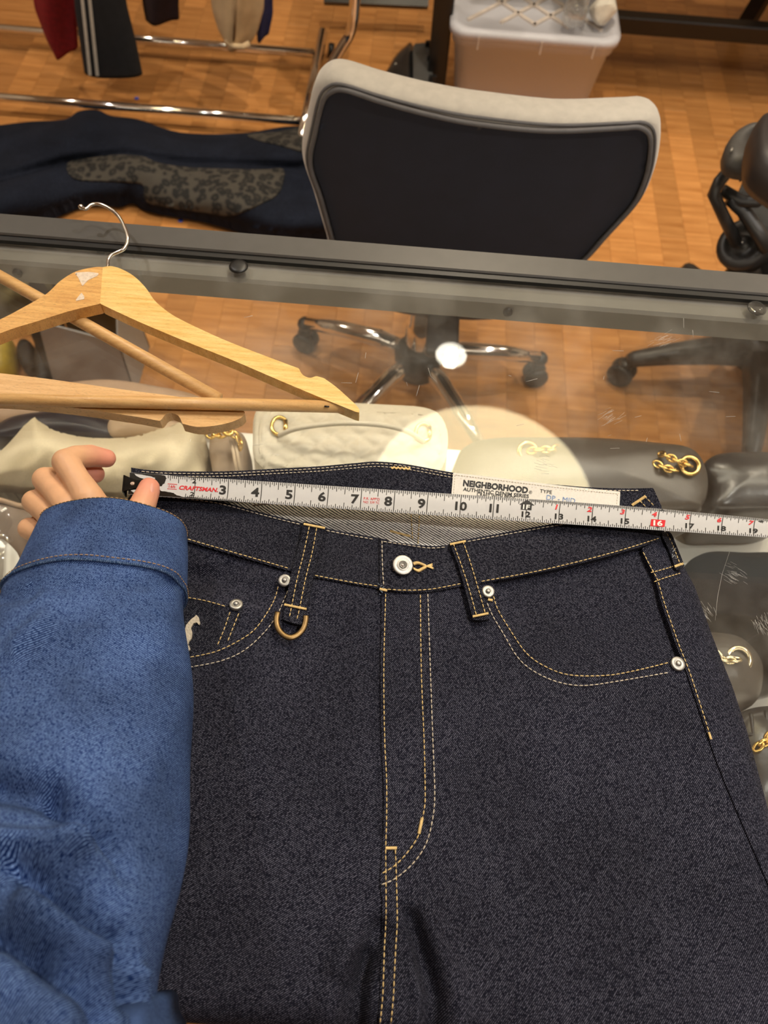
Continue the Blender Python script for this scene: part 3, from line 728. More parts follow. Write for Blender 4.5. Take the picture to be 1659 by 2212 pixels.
MB().loft([rrect(bcx, cyb, bw - .10, BD - .10, .03, .012), rrect(bcx, cyb, bw - .085, BD - .085, .035, .004), rrect(bcx, cyb, bw - .075, BD - .075, .04, .02), rrect(bcx, cyb, bw - .03, BD - .03, .045, HB - .05), rrect(bcx, cyb, bw - .015, BD - .015, .045, HB - .048), rrect(bcx, cyb, bw - .01, BD - .01, .045, HB - .014)], False).build('tub', M['bin'], bn)
MB().loft([rrect(bcx, cyb, bw - .006, BD - .006, .045, HB - .022), rrect(bcx, cyb, bw + .004, BD + .004, .048, HB - .022), rrect(bcx, cyb, bw + .006, BD + .006, .05, HB - .004), rrect(bcx, cyb, bw - .02, BD - .02, .045, HB), rrect(bcx, cyb, bw - .045, BD - .045, .04, HB - .001), rrect(bcx, cyb, bw - .06, BD - .06, .036, HB - .014), rrect(bcx, cyb, .02, .02, .008, HB - .014)]).build('lid', M['lid'], bn)
lm = mat('lid_rib', (.66, .58, .52), .4)
for k in range(-2, 3):
    for s in (-1, 1):
        x = bcx + k * .095; MB().box((x, cyb, HB - .011), (.010, BD * .80, .006), s * .75).build('lattice_rib', lm, bn, False) if abs(k) < 2 else None
for x in (bcx - .16, bcx + .02, bcx + .17):
    MB().box((x, by0 - .002, HB - .03), (.004, .005, .035)).build('latch_rib', lm, bn, False)
for k, (x, y, c) in enumerate(((-.08, .03, (.32, .23, .17)), (.10, .05, (.09, .06, .055)), (.0, .16, (.40, .30, .25)))):
    mb = MB(); rg = []
    for j in range(9):
        a = math.pi * j / 8; rg.append([(bcx + x + .08 * math.sin(a) * math.cos(q) * (1 + .15 * math.sin(3 * q + k)), by0 + .10 + y + .07 * math.sin(a) * math.sin(q), .085 - .065 * math.cos(a)) for q in np.linspace(0, 2 * math.pi, 18, endpoint=False)])
    o = mb.loft(rg).build('bundled_garment', mat('bundle_cloth', c, .9)); tag(o, ('tan', 'dark brown', 'beige')[k] + ' bundle of cloth inside the translucent storage box', 'cloth', 'bundles in the storage box')
# bottle lying on the lid and crumpled white paper
M['pet'] = glass('bottle_plastic', (.86, .86, .86), .16, .35, dustcol=(.9, .9, .9))
b0 = P(1247, 25, HB + .03); bo = thing('water_bottle', 'clear ribbed plastic bottle lying on the storage box lid', 'bottle', (b0[0], b0[1], HB))
d = np.array([.18, 1.0, 0]); d /= np.linalg.norm(d)
prof = [(.001, -.07), (.028, -.07), (.033, -.064)]
for k in range(7): prof += [(.033, -.058 + k * .018), (.029, -.049 + k * .018)]
prof += [(.033, .075), (.03, .10), (.015, .125), (.0135, .135), (.0135, .15)]
MB().lathe(prof, b0 + np.array([0, .03, .004]), 24, axis=d).build('bottle_body', M['pet'], bo)
MB().lathe([(.0155, .137), (.0155, .156), (.001, .156)], b0 + np.array([0, .03, .004]), 18, axis=d).build('cap', M['white'], bo)
cp = P(1303, 22, HB + .035); mb = MB().ball(cp, (.044, .042, .036), 22, 14)
vv = np.array(mb.v); nn = rng.normal(size=(40, 3)); nn /= np.linalg.norm(nn, axis=1)[:, None]; rel = (vv - cp)
for q in nn:
    dd = rel @ q; lim = .030 + .008 * rng.random(); rel = rel - np.clip(dd - lim, 0, 1)[:, None] * q * .9
mb.v = [tuple(x) for x in cp + rel]
tag(mb.build('crumpled_paper', mat('white_tissue', (.74, .69, .60), .9, var=.1), smooth=False), 'crumpled ball of white tissue paper on the storage box lid', 'paper')

# ------------------------------------------------------------------ dark table behind, boot
tleg = P(938, 212, 0); tr_ = P(1352, 46, .17); tr2 = P(1659, 74, .17)
tb_ = thing('dark_table', 'black wooden table with slanting legs standing behind the storage box', 'table', (1.0, 2.8, 0))
yb_ = float((tr_[1] + tr2[1]) / 2)
MB().box((tleg[0], tleg[1], .37), (.058, .058, .74), bev=.004).build('leg', M['blackpaint'], tb_, False)
MB().tube([P(700, -4, .10), P(925, 6, .10)], .022, 4).build('stretcher', M['blackpaint'], tb_, False)
MB().box(((tr_[0] - .3 + 2.3) / 2, yb_, .17), (2.3 - tr_[0] + .3, .045, .05), bev=.004).build('stretcher', M['blackpaint'], tb_, False)
lg = P(1630, 45, 0.05)
MB().tube([lg + np.array([-.02, .02, -.05]), lg + np.array([.10, .02, .70])], .034, 4).build('leg', M['blackpaint'], tb_, False)
MB().box((1.25, tleg[1] + .24, .765), (2.2, .54, .05), bev=.004).build('table_top', M['blackpaint'], tb_, False)
bt = P(895, 190, .0)
boot = thing('black_boot', 'black chunky-soled boot lying on its side beside the table leg', 'boot', bt)
grey = mat('grey_sole', (.075, .075, .074), .5, var=.12); lea = mat('black_boot_leather', (.014, .014, .015), .25, var=.2)
so_p = crom([(893, 100), (908, 93), (922, 95), (930, 120), (935, 170), (938, 215), (930, 250), (900, 250), (893, 205), (893, 150)], 5, True)
tops = P(so_p[:, 0], so_p[:, 1], .10)
MB().prism(tops, (0, 0, -.098)).build('sole', grey, boot, False)
for (px, py) in ((925, 110), (929, 140), (933, 185)):
    MB().box(P(px, py, .085), (.022, .012, .06), 0.1).build('sole_notch', M['black'], boot, False)
up_ = crom([(893, 108), (872, 118), (852, 138), (836, 165), (822, 192), (815, 230), (850, 250), (893, 245), (895, 180)], 5, True)
tu = P(up_[:, 0], up_[:, 1], .05); cu_ = tu.mean(0)
MB().loft([cu_ + (tu - cu_) * s + np.array([0, 0, z]) for s, z in ((.9, -.046), (1.0, -.02), (1.0, .01), (.85, .035), (.5, .05), (.1, .052))]).build('upper', lea, boot)
MB().ball(P(855, 141, .095), .007).build('eyelet', M['steel'], boot)
MB().tube([P(815, 165, .07), P(828, 172, .095), P(846, 165, .105)], .004, 6).build('lace', M['black'], boot)

# ------------------------------------------------------------------ things on the floor behind the counter, seen through the glass
gb = P(215, 815, .0); Yg = float(P(210, 790, 0.05)[1])
def upright_box(name, m, px0, px1, py_bot, z1, dep, parent=None, bev=.004):
    a = P(px0, py_bot, 0.0); c = P(px1, py_bot, 0.0)
    return MB().box(((a[0] + c[0]) / 2, (a[1] + c[1]) / 2 + dep / 2, z1 / 2 + .002), (c[0] - a[0], dep, z1), bev=bev)
a = P(118, 850, 0); c = P(292, 862, 0)
sb = thing('paper_shopping_bag', 'grey paper shopping bag with dark opening standing behind the counter', 'bag', ((a[0] + c[0]) / 2, a[1] + .06, 0))
w_, yb, xm, zt = c[0] - a[0], a[1] + .01, (a[0] + c[0]) / 2, .17
pg = mat('grey_paper', (.33, .33, .34), .8, var=.05); pk = mat('black_paper', (.018, .016, .015), .7, var=.1)
MB().add([(xm - w_ / 2, yb, .002), (xm + w_ / 2, yb, .002), (xm + w_ / 2, yb + .02, zt), (xm - w_ * .33, yb + .02, zt + .05), (xm - w_ / 2, yb + .004, .002), (xm + w_ / 2, yb + .004, .002), (xm + w_ / 2, yb + .024, zt), (xm - w_ * .33, yb + .024, zt + .05)],
         [(0, 1, 2, 3), (7, 6, 5, 4), (0, 4, 5, 1), (1, 5, 6, 2), (2, 6, 7, 3), (3, 7, 4, 0)]).build('front_face', pg, sb, False)
MB().add([(xm - w_ * .5, yb + .15, .002), (xm + w_ / 2, yb + .15, .002), (xm + w_ / 2, yb + .15, .30), (xm - w_ * .35, yb + .15, .30), (xm - w_ * .5, yb + .155, .002), (xm + w_ / 2, yb + .155, .002), (xm + w_ / 2, yb + .155, .30), (xm - w_ * .35, yb + .155, .30)],
         [(0, 1, 2, 3), (7, 6, 5, 4), (0, 4, 5, 1), (1, 5, 6, 2), (2, 6, 7, 3), (3, 7, 4, 0)]).build('back_face', pk, sb, False)
for s in (-1, 1):
    x = xm + s * w_ / 2
    MB().add([(x, yb, .002), (x, yb + .15, .002), (x, yb + .15, .30), (x, yb + .02, zt), (x - s * .003, yb, .002), (x - s * .003, yb + .15, .002), (x - s * .003, yb + .15, .30), (x - s * .003, yb + .02, zt)],
             [(0, 1, 2, 3), (7, 6, 5, 4), (0, 4, 5, 1), (1, 5, 6, 2), (2, 6, 7, 3), (3, 7, 4, 0)]).build('side_face', pk if s < 0 else pg, sb, False)
# crate of folded olive leopard cloth and yellow bag at the far left
def lump(name, m, poly, z0, z1, top=.75, rough=.12, n=6):
    p = crom(poly, n, True); t0 = P(p[:, 0], p[:, 1], (z0 + z1) / 2); c = t0.mean(0); rg = []
    for s, k in ((.86, 0), (.98, .1), (1.0, .4), (.97, .72), (.86, .92), (top * .8, 1.0), (.3, 1.01)):
        rg.append(np.array([c[0], c[1], z0 + (z1 - z0) * k]) + (t0 - c) * s * np.array([1, 1, 0]))
    return MB().loft(rg).build(name, m)
ol = mat('olive_leopard', (.10, .085, .045), .9, var=.8, scale=26)
tag(lump('folded_cloth', ol, [(-60, 575), (70, 572), (150, 600), (145, 640), (60, 668), (-60, 676)], 0, .12), 'olive leopard patterned folded cloth on the floor behind the hanger', 'cloth')
tag(lump('yellow_pouch', mat('yellow_vinyl', (.42, .30, .03), .4, var=.2), [(-60, 732), (8, 728), (30, 745), (20, 812), (-60, 822)], 0, .08), 'yellow vinyl pouch on the floor at the far left', 'pouch')
tag(lump('black_shoe', mat('black_suede', (.010, .009, .009), .6, var=.3), [(40, 765), (50, 742), (70, 745), (80, 770), (74, 796), (52, 800)], 0, .05), 'small black shoe on the floor beside the yellow pouch', 'shoe')
tag(lump('black_umbrella', mat('black_nylon', (.012, .011, .011), .6, var=.2), [(88, 690), (118, 690), (122, 760), (112, 830), (84, 830)], 0, .07), 'folded black umbrella on the floor left of the grey paper bag', 'umbrella')

# ------------------------------------------------------------------ bags on the display deck, under the glass
def bag_body(name, m, poly, zt, parent=None, z0=None, bul=1.03, rim=.82, puff=.006, n=6, low=.94):
    z0 = ZD + .001 if z0 is None else z0
    p = crom(poly, n, True); t0 = P(p[:, 0], p[:, 1], zt - .008); c = t0.mean(0); hgt = zt - z0; rg = []
    for s, z in ((low - .06, z0), (low, z0 + .006), (bul, z0 + hgt * .45), (1.0, zt - .012), (.965, zt - .004), (rim, zt), (.45, zt + puff), (.05, zt + puff * 1.15)):
        rg.append(np.array([c[0], c[1], z]) + (t0 - c) * s * np.array([1, 1, 0]))
    return MB().loft(rg).build(name, m, parent), c
def chain(pts, r, mname, parent, name='chain', ring=.0011, asp=.62):
    pts = resample(np.array(pts, float), r * 1.35)
    out = []
    for k in range(len(pts) - 1):
        a, b_ = pts[k], pts[k + 1]; t_ = (b_ - a) / np.linalg.norm(b_ - a)
        s = np.cross(t_, [0, 0, 1]); s /= np.linalg.norm(s) + 1e-9; u_ = np.cross(s, t_)
        w = s * .75 + u_ * .65 if k % 2 else s * .75 - u_ * .65
        c = (a + b_) / 2
        loop = [c + t_ * r * math.cos(q) + w * r * asp * math.sin(q) for q in np.linspace(0, 2 * math.pi, 12, endpoint=False)]
        MB().tube(loop, ring, 6, closed=True).build('chain_link', M[mname], parent)
def grommet(c, r, mname, parent, axis=(0, -.3, 1), rr=.0028):
    w = np.array(axis, float); w /= np.linalg.norm(w); a = np.cross(w, [1, .1, 0]); a /= np.linalg.norm(a); b_ = np.cross(w, a)
    MB().tube([c + r * (math.cos(q) * a + math.sin(q) * b_) for q in np.linspace(0, 2 * math.pi, 24, endpoint=False)], rr, 8, closed=True).build('grommet', M[mname], parent)
    MB().lathe([(.001, -.004), (r, -.004), (r, -.001), (.001, -.001)], c, 20, axis=w).build('eyelet_opening', M['black'], parent)

# cream quilted vanity bag
ZV = ZD + .135
vb_px = crom([(546, 950), (548, 905), (560, 880), (590, 871), (700, 870), (840, 876), (920, 882), (950, 897), (966, 930), (966, 975), (955, 1010), (930, 1030), (760, 1036), (600, 1022), (565, 1008), (548, 985)], 6, True)
vb = thing('vanity_bag', 'cream quilted leather vanity case with gold rings under the glass', 'bag', tuple(P(755, 950, ZD)))
bag_body('body', M['cream'], vb_px[::6], ZV - .006, vb, puff=.001, rim=.9)
vdense = resample(vb_px, 5, True)
def vq(a, b):
    d = np.clip(poly_dist(a, b, vdense) / 15, 0, 1)
    u_ = (a - 560) / 62.0; w_ = (b - 870 - .03 * (a - 560)) / 44.0
    q1 = np.abs(np.sin((u_ + w_) * math.pi / 1.0)); q2 = np.abs(np.sin((u_ - w_) * math.pi / 1.0))
    h = .0045 * (np.minimum(q1, 1) * np.minimum(q2, 1)) ** .45
    return P(a, b, ZV - .004 + np.where(d < 1, .0055 * np.sqrt(1 - (1 - d) ** 2), .0055 + h * 1.0))
v, f = sheet(vb_px, 5, vq, .012); link_mesh('quilted_lid', v, f, M['cream'], vb)
q = resample(vb_px, 6, True); cc_ = q.mean(0); q = cc_ + (q - cc_) * np.array([.93, .80])
MB().tube(list(P(q[:, 0], q[:, 1], ZV + .0022)), .0010, 5, closed=True).build('welt_seam', mat('cream_thread', (.5, .45, .35), .7), vb)
qseam = mat('quilt_thread', (.46, .41, .32), .8)
for sg in (-1, 1):
    for k in range(-6, 14):
        x_ = np.arange(570, 955, 4.0); u_ = (x_ - 560) / 62.0; w_ = (k - u_) if sg > 0 else (u_ - k)
        y_ = w_ * 44 + 870 + .03 * (x_ - 560); ok = inside(x_, y_, cc_ + (vb_px - cc_) * np.array([.92, .78]))
        if ok.sum() > 3: MB().tube(list(vq(x_[ok], y_[ok]) + np.array([0, 0, .0002])), .0007, 4).build('quilt_seam', qseam, vb)
hd = crom([(604, 926), (640, 912), (700, 903), (760, 900), (830, 905), (880, 918), (915, 940)], 8)
hz = np.interp(np.linspace(0, 1, len(hd)), [0, .2, .5, .8, 1], [.010, .030, .040, .030, .010])
MB().tube(list(P(hd[:, 0], hd[:, 1] + 14, ZV + hz)), .0030, 10).build('handle', M['cream'], vb)
for (px, py) in ((604, 920), (915, 934)):
    loop = [P(px + 17 * math.cos(q), py + 19 * math.sin(q), ZV + .006) for q in np.linspace(R(40), R(320), 18)]
    MB().tube(loop, .0022, 8).build('gold_ring', M['gold'], vb); MB().tube([loop[0], loop[-1]], .0026, 8).build('gold_bar', M['gold'], vb)

# cream cotton dust bag
ZB = ZD + .12
db_px = crom([(-70, 1075), (-40, 1000), (0, 975), (30, 945), (58, 912), (75, 900), (92, 912), (120, 930), (190, 945), (280, 944), (340, 925), (392, 912), (430, 922), (446, 955), (450, 1000), (444, 1040), (420, 1066), (200, 1072), (60, 1068), (10, 1064)], 5, True)
ddense = resample(db_px, 5, True)
def dz(a, b):
    d = np.clip(poly_dist(a, b, ddense) / 85, 0, 1)
    h = .075 * np.sqrt(1 - (1 - d) ** 2)
    h += (.010 * np.sin(a / 44 + b / 31) + .007 * np.sin(a / 23 - b / 40) + .004 * np.sin(a / 13 + b / 17)) * np.clip(d * 2, 0, 1)
    return P(a, b, ZB - .07 + h)
v, f = sheet(db_px, 7, dz, .045); db = link_mesh('dust_bag', v, f, M['canvas'])
tag(db, 'cream cotton dust bag lying under the glass behind the hand', 'bag')

# small tan pouch with gold chain
tpz = ZD + .11
tpb = thing('chain_pouch', 'small tan pouch with gold chain and zip between the two cream bags', 'bag', tuple(P(500, 980, ZD)))
bag_body('body', mat('tan_suede', (.36, .27, .19), .8, var=.15), [(452, 960), (462, 935), (500, 930), (530, 945), (536, 990), (528, 1030), (470, 1035), (455, 1000)], tpz - .02, tpb)
chain([P(448, 938, tpz + .01), P(465, 944, tpz + .012), P(482, 938, tpz + .014), P(495, 932, tpz + .016), P(510, 940, tpz + .012), P(520, 955, tpz + .006), P(518, 970, tpz)], .0058, 'gold', tpb, ring=.0016)
MB().tube([P(494 + 9 * math.cos(q), 931 + 9 * math.sin(q), tpz + .018) for q in np.linspace(0, 2 * math.pi, 16, endpoint=False)], .0018, 6, closed=True).build('ring', M['gold'], tpb)
for dx in (-4, 4):
    MB().tube([P(500 + dx, 942, tpz + .002), P(508 + dx, 975, tpz + .001), P(516 + dx, 1020, tpz - .004)], .0022, 6).build('zip_edge', mat('tan_edge', (.55, .43, .30), .7), tpb)

# tan and navy bags at the back left of the deck
tag(bag_body('tan_bag', mat('tan_leather', (.33, .22, .145), .55, var=.08), [(-90, 880), (-60, 855), (60, 840), (150, 828), (240, 822), (340, 836), (430, 856), (452, 880), (440, 915), (300, 925), (60, 920), (-80, 915)], ZD + .05)[0], 'wide tan leather bag at the back of the deck below the hangers', 'bag')
tag(bag_body('navy_bag', mat('navy_leather', (.012, .013, .024), .35, var=.15), [(-20, 935), (20, 905), (90, 892), (160, 888), (205, 898), (240, 910), (262, 930), (250, 950), (100, 950), (0, 950)], ZD + .062)[0], 'dark navy leather bag behind the cream cotton dust bag', 'bag')
tag(bag_body('beige_pouch', mat('beige_leather', (.46, .34, .235), .6, var=.06), [(232, 930), (240, 908), (280, 904), (330, 908), (398, 920), (400, 945), (330, 945), (250, 945)], ZD + .068)[0], 'beige soft pouch behind the cream dust bag under the lower hanger', 'pouch')

# brown bag at the left edge, wrapped in clear film
ZL = ZD + .10
lb = thing('brown_bag', 'taupe leather bag with tan piping at the left edge under the hand', 'bag', tuple(P(20, 1150, ZD)))
bag_body('body', mat('taupe_leather', (.19, .135, .10), .5, var=.1), [(-140, 1130), (-100, 1082), (0, 1078), (60, 1090), (150, 1096), (300, 1110), (320, 1200), (200, 1240), (40, 1232), (-100, 1235)], ZL, lb)
for pts, dz_ in (([(-110, 1080), (-40, 1075), (0, 1080), (40, 1092), (80, 1098), (150, 1100)], .004), ([(-110, 1238), (-30, 1236), (10, 1229), (40, 1226), (90, 1230)], .006)):
    q = crom(pts, 5); MB().tube(list(P(q[:, 0], q[:, 1], ZL + dz_)), .003, 6).build('piping', mat('tan_piping', (.48, .33, .22), .6), lb)
v, f = sheet(crom([(-60, 1240), (-40, 1190), (-4, 1168), (8, 1166), (34, 1190), (46, 1214), (62, 1222), (40, 1250)], 5, True), 5, lambda a, b: P(a, b, ZL + .012 + .004 * np.sin(a / 9)), .002, both=True)
tag(link_mesh('white_card', v, f, M['white']), 'white paper insert poking up by the taupe bag at the left edge', 'paper')
tag(bag_body('brown_tote', mat('brown_leather', (.17, .11, .07), .45, var=.1), [(-140, 1290), (-60, 1258), (0, 1254), (60, 1250), (200, 1260), (260, 1330), (120, 1420), (-100, 1400)], ZD + .09)[0], 'brown leather tote at the left edge beside the sleeve cuff', 'bag')
def film(a, b): return P(a, b, ZL + .022 + .003 * np.sin(a / 14.0 + b / 25) + .002 * np.sin(b / 17.0 - a / 21))
v, f = sheet(crom([(-60, 1100), (0, 1092), (20, 1104), (26, 1130), (16, 1150), (28, 1168), (10, 1180), (0, 1260), (-60, 1260)], 5, True), 5, film, .001, both=True)
tag(link_mesh('clear_film', v, f, M['plastic']), 'crinkled clear plastic film over the taupe bag at the left edge', 'plastic film')

# dark leather bags with chains on the right
dk = mat('taupe_black_leather', (.055, .047, .040), .34, var=.12, bump=.15, scale=120)
dk2 = mat('black_leather', (.022, .021, .022), .28, var=.15, bump=.1, scale=120)
blk = mat('black_cotton', (.006, .007, .011), .85, var=.15)
def chain_bag(label, poly, zt, m, eyelets, mname='gold', rr=.0095, puff=.010):
    p = np.array(poly, float).mean(0); t = thing('chain_bag', label, 'bag', tuple(P(p[0], p[1], ZD)), 'chain bags on the white deck')
    bag_body('body', m, poly, zt, t, puff=puff)
    for (ex, ey, pts, r_) in eyelets:
        c = P(ex, ey, zt + puff * .75); grommet(c, r_, mname, t)
        chain([P(x, y, zt + puff * .75 + z) for x, y, z in pts], .0058, mname, t, ring=.0016)
    return t
zc = ZD + .12
t = chain_bag('large dark taupe leather bag with gold chain eyelets beside the round lamp reflection', [(985, 1010), (1000, 965), (1060, 948), (1180, 946), (1300, 948), (1420, 958), (1490, 968), (1522, 995), (1533, 1040), (1522, 1085), (1480, 1105), (1200, 1105), (1020, 1085), (985, 1050)], zc, dk,
              [(1490, 1006, [(1492, 1006, .004), (1475, 1000, .008), (1455, 992, .010), (1438, 984, .008), (1425, 980, 0)], .0105), (1140, 975, [(1142, 975, .004), (1165, 970, .008), (1188, 972, .008), (1205, 966, .002)], .0105)])
chain([P(1415, 1000, zc + .010), P(1430, 1008, zc + .013), P(1446, 1014, zc + .013), P(1460, 1016, zc + .010)], .0058, 'gold', t, ring=.0016)
tag(bag_body('patent_bag', dk2, [(1520, 1010), (1540, 985), (1600, 978), (1700, 985), (1760, 1030), (1740, 1095), (1620, 1105), (1545, 1100), (1540, 1050)], ZD + .11)[0], 'glossy black patent bag at the right edge behind the tape', 'bag')
mb = MB()
tag(bag_body('black_dust_bag', blk, [(1478, 1228), (1500, 1203), (1535, 1192), (1600, 1194), (1700, 1200), (1760, 1260), (1740, 1325), (1660, 1340), (1610, 1332), (1540, 1322), (1490, 1312), (1468, 1270)], ZD + .10, rim=.7, puff=.012, bul=1.0)[0], 'navy black cotton dust bag at the right edge below the tape', 'bag')
chain_bag('small taupe leather bag with silver chain eyelet right of the hip seam', [(1440, 1400), (1470, 1372), (1540, 1366), (1600, 1378), (1640, 1420), (1648, 1460), (1638, 1510), (1610, 1532), (1560, 1545), (1480, 1540), (1440, 1500)], ZD + .11, dk,
          [(1596, 1424, [(1596, 1424, .004), (1578, 1428, .007), (1560, 1424, .006), (1545, 1412, .003), (1530, 1398, 0)], .0115)], 'palegold', puff=.012)
tag(bag_body('dark_wallet', dk2, [(1650, 1370), (1670, 1350), (1740, 1350), (1760, 1450), (1700, 1480), (1662, 1450), (1648, 1410)], ZD + .09)[0], 'dark leather wallet at the right edge beside the silver chain bag', 'wallet')
t = chain_bag('black quilted crocodile bag with gold chain at the lower right edge', [(1590, 1560), (1620, 1530), (1700, 1522), (1800, 1530), (1840, 1640), (1800, 1760), (1680, 1775), (1610, 1740), (1585, 1640)], ZD + .12, dk2,
              [(1672, 1600, [(1672, 1600, .003), (1655, 1602, .006), (1640, 1610, .004), (1632, 1618, 0)], .008)], puff=.006)
for pts in ([(1600, 1585), (1660, 1590), (1760, 1592)], [(1602, 1640), (1660, 1648), (1760, 1650)], [(1608, 1700), (1660, 1706), (1760, 1708)], [(1622, 1540), (1632, 1640), (1640, 1740)], [(1655, 1535), (1662, 1640), (1668, 1750)]):
    q = crom(pts, 6); MB().tube(list(P(q[:, 0], q[:, 1], ZD + .1205)), .002, 5).build('embossed_line', dk2, t)

# ------------------------------------------------------------------ wooden hangers
def hanger_arm(name, poly, z0, z1, m, parent):
    p = np.array(poly, float)
    v, f = sheet(p, 5, lambda a, b: P(a, b, np.full(np.shape(a), z1)), z1 - z0, both=True)
    o = link_mesh(name, v, f, m, parent, smooth=False)
    bv = o.modifiers.new('soft', 'BEVEL'); bv.width = .0012; bv.segments = 2; bv.limit_method = 'ANGLE'; bv.angle_limit = R(50)
    return o
h2 = thing('wooden_hanger', 'pale wooden hanger lying underneath, its notched arm end under the bar', 'hanger', tuple(P(150, 860, H)), 'wooden hangers on the glass')
arm2 = np.vstack([crom([(-150, 790), (0, 806), (100, 818), (200, 832), (300, 846), (380, 856), (470, 872), (528, 888)], 5), crom([(529, 893), (520, 903), (495, 913), (460, 920), (425, 922), (394, 915)], 4), crom([(390, 905), (384, 897), (370, 892), (358, 895), (349, 906), (344, 909)], 4), crom([(300, 901), (200, 886), (100, 874), (0, 866), (-60, 868), (-150, 880)], 5)])
hanger_arm('arm', arm2, H + .001, H + .012, M['hangerwood2'], h2)
arm2b = crom([(-150, 880), (-230, 860), (-300, 790), (-330, 640), (-300, 540), (-270, 520), (-250, 560), (-240, 680), (-200, 760), (-150, 790)], 5, True)
hanger_arm('arm', arm2b, H + .001, H + .012, M['hangerwood2'], h2)
d0, d1 = P(-240, 462, H + .0075), P(472, 862, H + .0075)
MB().tube([d0, d1], .0055, 16).build('trouser_bar', M['dowel'], h2)
MB().tube([P(-160, 800, H + .006), P(-110, 770, H + .006)], .002, 6).build('hook', M['steel'], h2)
h1 = thing('wooden_hanger', 'golden varnished wooden hanger with wire hook lying on top', 'hanger', tuple(P(230, 640, H)), 'wooden hangers on the glass')
Z1 = (H + .0125, H + .0245)
right = np.vstack([crom([(222, 577), (240, 575), (262, 581), (290, 597), (315, 622), (335, 650), (365, 675), (400, 695), (475, 730), (550, 760), (646, 796)], 5), crom([(650, 805), (657, 812), (670, 816), (683, 812)], 4), crom([(700, 817), (725, 835), (750, 857), (770, 876), (778, 889), (770, 890), (740, 878), (700, 862), (600, 820), (500, 777), (400, 737), (300, 695), (216, 656)], 5)])
hanger_arm('arm', right, *Z1, M['hangerwood'], h1)
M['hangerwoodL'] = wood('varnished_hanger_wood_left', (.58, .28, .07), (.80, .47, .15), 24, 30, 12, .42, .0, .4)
left = np.vstack([crom([(222, 577), (205, 577), (165, 586), (130, 607), (100, 635), (50, 664), (0, 690), (-120, 745), (-300, 830), (-350, 862), (-362, 880)], 5), crom([(-350, 884), (-300, 862), (-150, 785), (0, 720), (80, 694), (150, 672), (216, 656)], 5)])
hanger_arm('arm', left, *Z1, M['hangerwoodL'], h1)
MB().tube([P(-330, 855, H + .018), P(746, 879, H + .018)], .0052, 16).build('trouser_bar', M['dowel'], h1)
MB().box(P(706, 878, H + .0233), (.004, .0012, .0006)).build('bar_nail', M['black'], h1)
hk = crom([(231, 586), (233, 572), (234, 562), (240, 552), (254, 545), (266, 539), (274, 527), (276, 512), (270, 493), (256, 467), (236, 450), (215, 441), (198, 442), (186, 451), (176, 448)], 5)
hkz = np.interp(np.arange(len(hk)), [0, 12, len(hk) - 1], [H + .018, H + .018, H + .028])
MB().tube(list(P(hk[:, 0], hk[:, 1], hkz)), .00165, 10).build('hook', M['steel'], h1)
MB().ball(P(175, 447, H + .028), .0026).build('hook_tip', M['steel'], h1)
for k, pp in enumerate(([(160, 589), (190, 587), (214, 590), (210, 596), (190, 605), (178, 618), (174, 610), (168, 598)], [(176, 632), (182, 640), (182, 646), (162, 650), (168, 642)])):
    v, f = sheet(np.array(pp, float), 2.5, lambda a, b: P(a, b, np.full(np.shape(a), Z1[1] + .0003)), .0004); link_mesh('sticker_residue', v, f, mat('torn_label', (.70, .58, .46), .9, var=.15, scale=500), h1)

# ------------------------------------------------------------------ raw denim jeans
XL = lambda y: np.interp(y, [1000, 1070, 1150, 1300, 1500, 1700, 1950, 2160, 3300], [285, 278, 248, 205, 140, 70, -30, -90, -130])
XRt = lambda y: np.interp(y, [1000, 1105, 1155, 1225, 1268, 1380, 1480, 1570, 1680, 1762, 1960, 2180, 3300], [1412, 1420, 1441, 1478, 1501, 1541, 1581, 1611, 1641, 1663, 1727, 1805, 1840])
def seg_d(px, py, x0, y0, x1, y1):
    dx, dy = x1 - x0, y1 - y0; t = np.clip(((px - x0) * dx + (py - y0) * dy) / (dx * dx + dy * dy), 0, 1)
    return np.hypot(px - x0 - t * dx, py - y0 - t * dy), t
FOLDS = [   # x0, y0, x1, y1, width px, height m
    (818, 2010, 720, 2250, 26, -.010), (760, 2040, 640, 2230, 30, .007), (792, 2060, 770, 2190, 14, -.007), (700, 2120, 560, 2260, 30, -.006),
    (882, 1985, 965, 2260, 22, -.011), (868, 1985, 915, 2180, 13, .005), (930, 1990, 1030, 2240, 30, .006),
    (640, 1180, 420, 1260, 26, -.0035), (600, 1290, 400, 1240, 24, -.004), (560, 1330, 420, 1290, 20, .002),
    (700, 1400, 690, 1900, 70, -.003), (610, 1450, 520, 1900, 80, .003), (1250, 1250, 1120, 1320, 34, -.003), (1380, 1270, 1200, 1300, 30, .002),
    (1000, 1500, 1010, 1950, 90, .002), (1320, 1620, 1250, 2050, 110, .003), (1450, 1560, 1480, 2000, 60, -.002), (800, 1330, 808, 1800, 16, -.0022),
]
_e = proj(np.stack([np.linspace(-.6, .9, 60), np.full(60, -.043), np.full(60, H + .02)], 1))
EDGE = lambda px: np.interp(px, _e[0], _e[1])
print('edge rows', EDGE(400), EDGE(1400))
def jh(px, py):
    px = np.asarray(px, float); py = np.asarray(py, float)
    d = np.minimum(px - XL(py), XRt(py) - px); e = np.clip(d / 120, 0, 1)
    h = .003 + .017 * np.sqrt(np.maximum(0, 1 - (1 - e) ** 2))
    for (x0, y0, x1, y1, w, a) in FOLDS:
        dd, t = seg_d(px, py, x0, y0, x1, y1); h = h + a * np.exp(-(dd / w) ** 2) * np.clip(e * 3, 0, 1)
    return np.maximum(h, .002)
